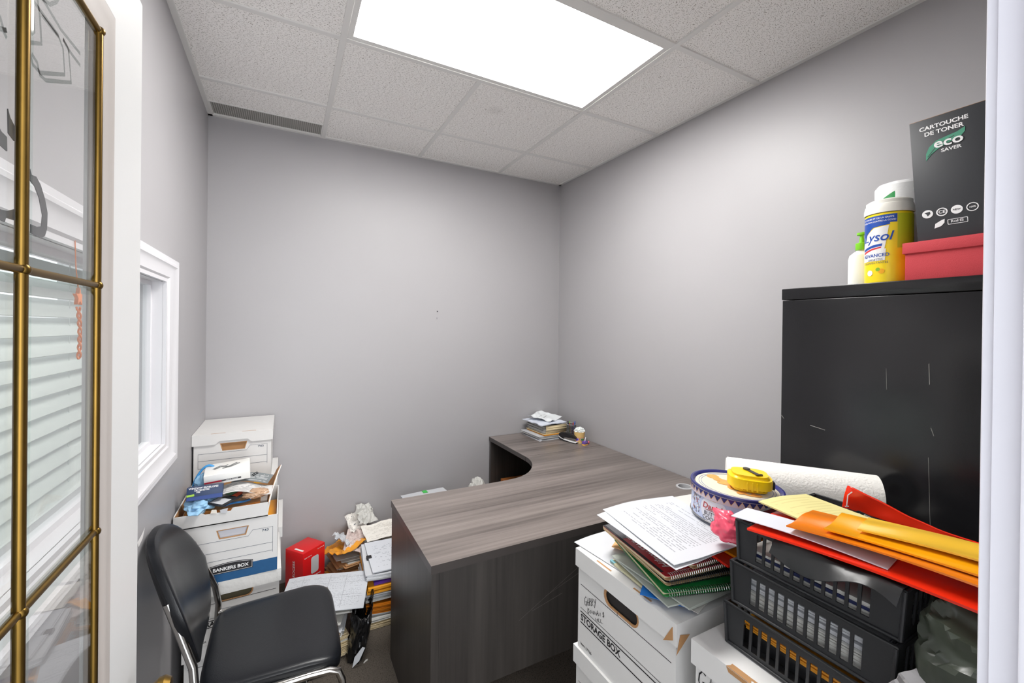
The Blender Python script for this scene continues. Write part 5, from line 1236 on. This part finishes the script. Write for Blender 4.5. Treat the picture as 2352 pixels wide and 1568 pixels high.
bm = new(); lathe(bm, [(.0555, .2075), (.0575, .2085), (.0575, .222), (.055, .234), (.053, .236), (.053, .245), (.047, .249), (0, .249)], 64); obj('lid', bm, mat('ivory_plastic', (240, 238, 228), .35), cn)
def cb(h, a0, lift=.0006):
    def f(x, y): a_ = a0+x/RC; return Vector(((RC+lift)*math.cos(a_), (RC+lift)*math.sin(a_), h+y))
    return f
def patch(name, pts, m_, a0, lift):
    f_ = cb(0, a0, lift); P = []
    for i in range(len(pts)):
        (x0, y0), (x1, y1) = pts[i], pts[(i+1) % len(pts)]; k = max(1, int(abs(x1-x0)/.004))
        P += [(x0+(x1-x0)*j/k, y0+(y1-y0)*j/k) for j in range(k)]
    bm = new(); xs = [p[0] for p in P]; n = max(1, int((max(xs)-min(xs))/.004))
    es = [bm.verts.new((x, y, 0)) for x, y in P]
    bm.faces.new(es); 
    for k in range(1, n):
        xc = min(xs)+(max(xs)-min(xs))*k/n
        bmesh.ops.bisect_plane(bm, geom=list(bm.verts)+list(bm.edges)+list(bm.faces), plane_co=(xc, 0, 0), plane_no=(1, 0, 0))
    bmesh.ops.triangulate(bm, faces=bm.faces)
    for v in bm.verts: v.co = f_(v.co.x, v.co.y)
    return obj(name, bm, m_, cn, norm=False)
AF = AC-.50                                             # the label faces a little to the left
BLU = mat('label_blue', (22, 74, 166), .35)
patch('blue_band', [(-.06, .176), (.046, .176), (.046, .200), (-.06, .200)], BLU, AF, .0005)
patch('green_panel', [(.047, .10), (.115, .10), (.115, .200), (.047, .200)], print_mat('olive_panel', (196, 200, 24), (120, 130, 20), 20, 6), AF, .0005)
patch('blue_swoosh', [(-.06, .10), (-.052, .10), (-.040, .140), (-.010, .166), (.030, .1705), (.030, .1765), (-.06, .1765)], BLU, AF, .0006)
patch('white_panel', [(-.056, .085), (.016, .085), (.022, .120), (.028, .168), (-.008, .164), (-.038, .140), (-.050, .105)], mat('label_white', (232, 232, 230), .35), AF, .0008)
patch('lower_white_panel', [(-.05, .066), (.02, .066), (.022, .10), (-.05, .10)], mat('label_white', (240, 240, 238), .35), AF, .0007)
patch('blue_stripe', [(-.045, .105), (-.01, .114), (.014, .116), (.013, .109), (-.012, .106), (-.045, .097)], BLU, AF, .0010)
patch('red_stripe', [(-.045, .095), (-.012, .104), (.012, .107), (.011, .103), (-.012, .099), (-.045, .089)], mat('label_red', (206, 40, 46), .35), AF, .0010)
text(cn, 'lettering', 'Lysol', .037, BLU, (0, 0, 0), X_, Y_, bold=.012, shear=.25, bend=cb(.136, AF-.06, .0014))
text(cn, 'lettering', 'ADVANCED', .0135, BLU, (0, 0, 0), X_, Y_, bold=.015, bend=cb(.082, AF-.12, .0012))
text(cn, 'lettering', 'LINGETTES', .008, INKB, (0, 0, 0), X_, Y_, bold=.0, bend=cb(.0695, AF-.08, .0012))
text(cn, 'lettering', 'DESINFECTANTES', .008, INKB, (0, 0, 0), X_, Y_, bend=cb(.060, AF-.08, .0012))
text(cn, 'lettering', 'DU RHUME ET DE LA GRIPPE', .0065, INKW, (0, 0, 0), X_, Y_, bold=.01, bend=cb(.192, AF-.05, .0012))
text(cn, 'lettering', 'PROTECTION CONTRE LA COVID', .006, INKW, (0, 0, 0), X_, Y_, bold=.01, bend=cb(.183, AF-.05, .0012))
for nm, c, x, y, r_ in (('printed_lime', (126, 176, 40), .004, .040, .0055), ('printed_lemon', (240, 170, 20), .0125, .0345, .0075)):
    patch(nm, [(x+r_*math.cos(a_), y+r_*math.sin(a_)) for a_ in [2*PI*k/20 for k in range(20)]], mat(nm, c, .4), AF, .0009)
patch('round_badge', [(-.018+.0085*math.cos(a_), .031+.0085*math.sin(a_)) for a_ in [2*PI*k/20 for k in range(20)]], print_mat('badge_print', (240, 236, 236), (200, 60, 60), 7, 4, margin=.1), AF, .0009)
# plastic wrapped roll behind
t = thing('wrapped_roll', 'tall white plastic wrapped paper roll behind the wipes canister', 'paper towel', (1.552, -1.222, ZC))
bm = new(); lathe(bm, [(0, 0), (.060, 0), (.066, .01), (.067, .318), (.06, .328), (.03, .331), (0, .329)], 48)
for v in bm.verts: v.co.x *= 1+.07*noise.noise(Vector((v.co.x*40, v.co.y*40, v.co.z*14))); v.co.y *= 1+.03*noise.noise(Vector((v.co.y*30, v.co.x*30, v.co.z*12+4)))
obj('roll', bm, mat('wrapped_white', (236, 236, 236), .18, var=.03, bump=.5, bscale=40), t)
bm = new(); a0 = AC-.55
for k in range(10):
    x0, x1 = -.02+.004*k, -.016+.004*k; P = lambda x, z: (.0685*math.cos(a0+x/.067), .0685*math.sin(a0+x/.067), z)
    flat(bm, [P(x0, .25), P(x1, .25), P(x1, .277+.0022*k), P(x0, .277+.0022*(k-1))])
obj('green_label', bm, mat('green_label_print', (36, 140, 70), .35), t, norm=False)
# red fabric box
t = thing('red_gift_box', 'red cloth covered lidded box with a string, under the black toner box', 'box', (1.347, -1.4775, ZC), RB)
RF = mat('red_book_cloth', (196, 62, 70), .75, var=.06, nscale=30, bump=.2, bscale=500)
a = .175
bm = new(); box(bm, -a, a, 0, .27, 0, .100, bev=.001); obj('body', bm, RF, t)
bm = new(); box(bm, -a-.005, a+.005, -.005, .275, .074, .1045, bev=.0012); obj('lid', bm, RF, t)
bm = new(); tube(bm, [(.03, -.002, .002), (.06, -.003, .02), (.09, -.004, .045), (.115, -.006, .066), (.15, -.008, .085), (.18, -.006, .092)], .0018, 8); tube(bm, [(.055, -.002, .002), (.075, -.003, .022), (.098, -.004, .042), (.108, -.006, .06), (.13, -.008, .078)], .0018, 8); obj('string', bm, mat('red_string', (184, 66, 72), .8), t)
# toner carton
t = thing('toner_carton', 'black toner carton with white and green print, on the red box', 'carton', (1.363, -1.4135, ZC+.105), RB)
TC = mat('black_carton', (48, 50, 54), .5, var=.05, nscale=20)
a, h, d_ = .09, .338, .34; sk = -.022
bm = new(); box(bm, -a, a, 0, d_, 0, h, bev=.0012)
SKM = Matrix.Identity(4); SKM[0][2] = sk/h
bmesh.ops.transform(bm, matrix=SKM, verts=bm.verts); obj('carton', bm, TC, t)
bm = new(); box(bm, -a+.001, a-.001, .0006, .004, h-.0012, h+.0006); bmesh.ops.transform(bm, matrix=SKM, verts=bm.verts); obj('raw_edge', bm, KRAFT, t)
TX = -.0225
def tt(body, size, z, x=0, m_=INKW, lift=.0006, **k):
    return text(t, 'lettering', body, size, m_, SKM @ Vector((x+TX, -lift, z+.025 if z > .1 else z+.004)), X_, Z_+X_*(sk/h), **k)
tt('CARTOUCHE', .0150, .286, -.000, bold=.03, wx=1.05); tt('DE TONER', .0150, .269, -.000, bold=.03, wx=1.05)
tt('eco', .034, .2355, .008, lift=.0018, bold=.02, wx=1.15); tt('SAVER', .0125, .214, .012, bold=.02, wx=1.1)
GRN = mat('eco_green', (70, 146, 118), .5)
bm = new(); lf = [(-.038, .196), (-.037, .215), (-.030, .232), (-.015, .245), (.005, .250), (.025, .254), (.041, .262), (.040, .250), (.03, .238), (.01, .232), (-.012, .222), (-.027, .211)]
prism(bm, [(x+TX, z+.025) for x, z in lf], -.0009, -.0005, 'xz'); bmesh.ops.transform(bm, matrix=SKM, verts=bm.verts); obj('leaf_logo', bm, GRN, t)
bm = new(); ribbon(bm, [(x+TX, z+.025) for x, z in [(-.034, .206), (-.018, .226), (.0, .238), (.02, .246)]], .0016, (0, -.0011, 0), X_, Z_); bmesh.ops.transform(bm, matrix=SKM, verts=bm.verts); obj('leaf_vein', bm, TC, t, norm=False)
for k in range(4):
    x = -.043+.0285*k+TX; z = .074
    bm = new(); prism(bm, circ(.0112, 28, x, z), -.0009, -.0004, 'xz', [circ(.0086, 28, x, z)] if k == 1 else ([circ(.0092, 28, x, z), circ(.0086, 28, x, z)][:1] if k == 3 else ()))
    bmesh.ops.transform(bm, matrix=SKM, verts=bm.verts); ic = obj('printed_icon', bm, INKW, t)
    if k == 1: tt('CE', .0115, z-.004, x-TX, bold=.02)
    if k == 0:
        bm = new(); prism(bm, [(x-.006, z+.004), (x+.005, z+.006), (x+.006, z), (x, z-.006), (x-.002, z)], -.0013, -.0010, 'xz'); bmesh.ops.transform(bm, matrix=SKM, verts=bm.verts); obj('icon_mark', bm, TC, t)
    if k == 2: text(t, 'lettering', 'NEW', .0065, TC, SKM @ Vector((x, -.0013, z)), X_, Z_, bold=.02)
    if k == 3: tt('100%', .0058, z-.004, x-TX, bold=.02)
bm = new(); prism(bm, [(x+TX, z+.004) for x, z in [(-.031, .028), (-.029, .040), (-.016, .048), (-.010, .050), (-.011, .040), (-.018, .032)]], -.0009, -.0004, 'xz'); bmesh.ops.transform(bm, matrix=SKM, verts=bm.verts); obj('printed_leaf', bm, INKW, t)
bm = new(); prism(bm, rrect(.038, .014, .002, 3, .014+TX, .044), -.0009, -.0004, 'xz', [rrect(.0355, .0115, .0015, 3, .014+TX, .044)]); bmesh.ops.transform(bm, matrix=SKM, verts=bm.verts); obj('icon_frame', bm, INKW, t)
tt('RoHS', .0095, .0405, .013, bold=.01, wx=1.1)

# ================================================================ LET THE HEAPS SETTLE
from mathutils.bvhtree import BVHTree
bpy.context.view_layer.update()
DG = bpy.context.evaluated_depsgraph_get()
def tree_of(root):
    V, F = [], []
    for o in [root]+list(root.children_recursive):
        if o.type != 'MESH': continue
        e = o.evaluated_get(DG); me = e.to_mesh(); M = o.matrix_world; b = len(V)
        V += [M @ v.co for v in me.vertices]; F += [[b+i for i in p.vertices] for p in me.polygons]; e.to_mesh_clear()
    return V, F
def settle(names, step=.0015, most=.03):
    """lift each thing of a heap, from the bottom up, until it only rests on those already placed"""
    done = []
    for nm in names:
        r = bpy.data.objects.get(nm)
        if r is None:
            if DEBUG: print('SETTLE missing', nm)
            continue
        V, F = tree_of(r); k = 0
        while True:
            t = BVHTree.FromPolygons([v+Vector((0, 0, k*step)) for v in V], F)
            if k*step >= most: k = 0; t = BVHTree.FromPolygons(V, F); break
            if not any(t.overlap(d) for d in done): break
            k += 1
        if k: r.location.z += k*step
        if DEBUG and k: print('SETTLE', nm, round(k*step, 4))
        done.append(t)
DEBUG = False
settle(['box_lid_tray', 'gold_envelope.001', 'brown_envelope', 'blue_strip', 'plastic_pouch', 'label_carton', 'memory_card_pack', 'magazine_page', 'grey_leaflet', 'product_carton'], .0015, .05)
settle(['folder_bundle', 'letter_bundle', 'paper_bundle', 'invoice', 'invoice.001'])
settle(['folder_bundle.001', 'brown_envelope.001', 'grey_bundle', 'gold_envelope.002', 'gold_envelope.003', 'purple_folder', 'paper_bundle.001', 'clipped_letter'])
settle(['paper_bundle.002', 'paper_bundle.003', 'envelope_bundle', 'gold_envelope.004', 'printed_receipt', 'paper_ball'], .002, .05)
settle(['storage_box.009', 'loose_paper.002', 'cheque_book', 'peach_envelope', 'blue_folder', 'loose_paper.003', 'grey_bundle.001', 'notebook', 'notebook.001', 'notebook.002', 'notebook.003', 'white_card', 'red_folder', 'amber_folder', 'paper_bundle.005', 'blank_sheet', 'printed_letter', 'biscuit_tin', 'tape_measure'], .0015, .05)
settle(['letter_tray', 'black_folder', 'gold_envelope.006', 'letter_tray.001', 'paper_stack.002', 'letter_tray.002', 'paper_bundle.006', 'red_plastic', 'red_mailer', 'white_envelope', 'legal_pad', 'amber_mailer', 'amber_mailer.001', 'yellow_mailer'], .0015, .05)
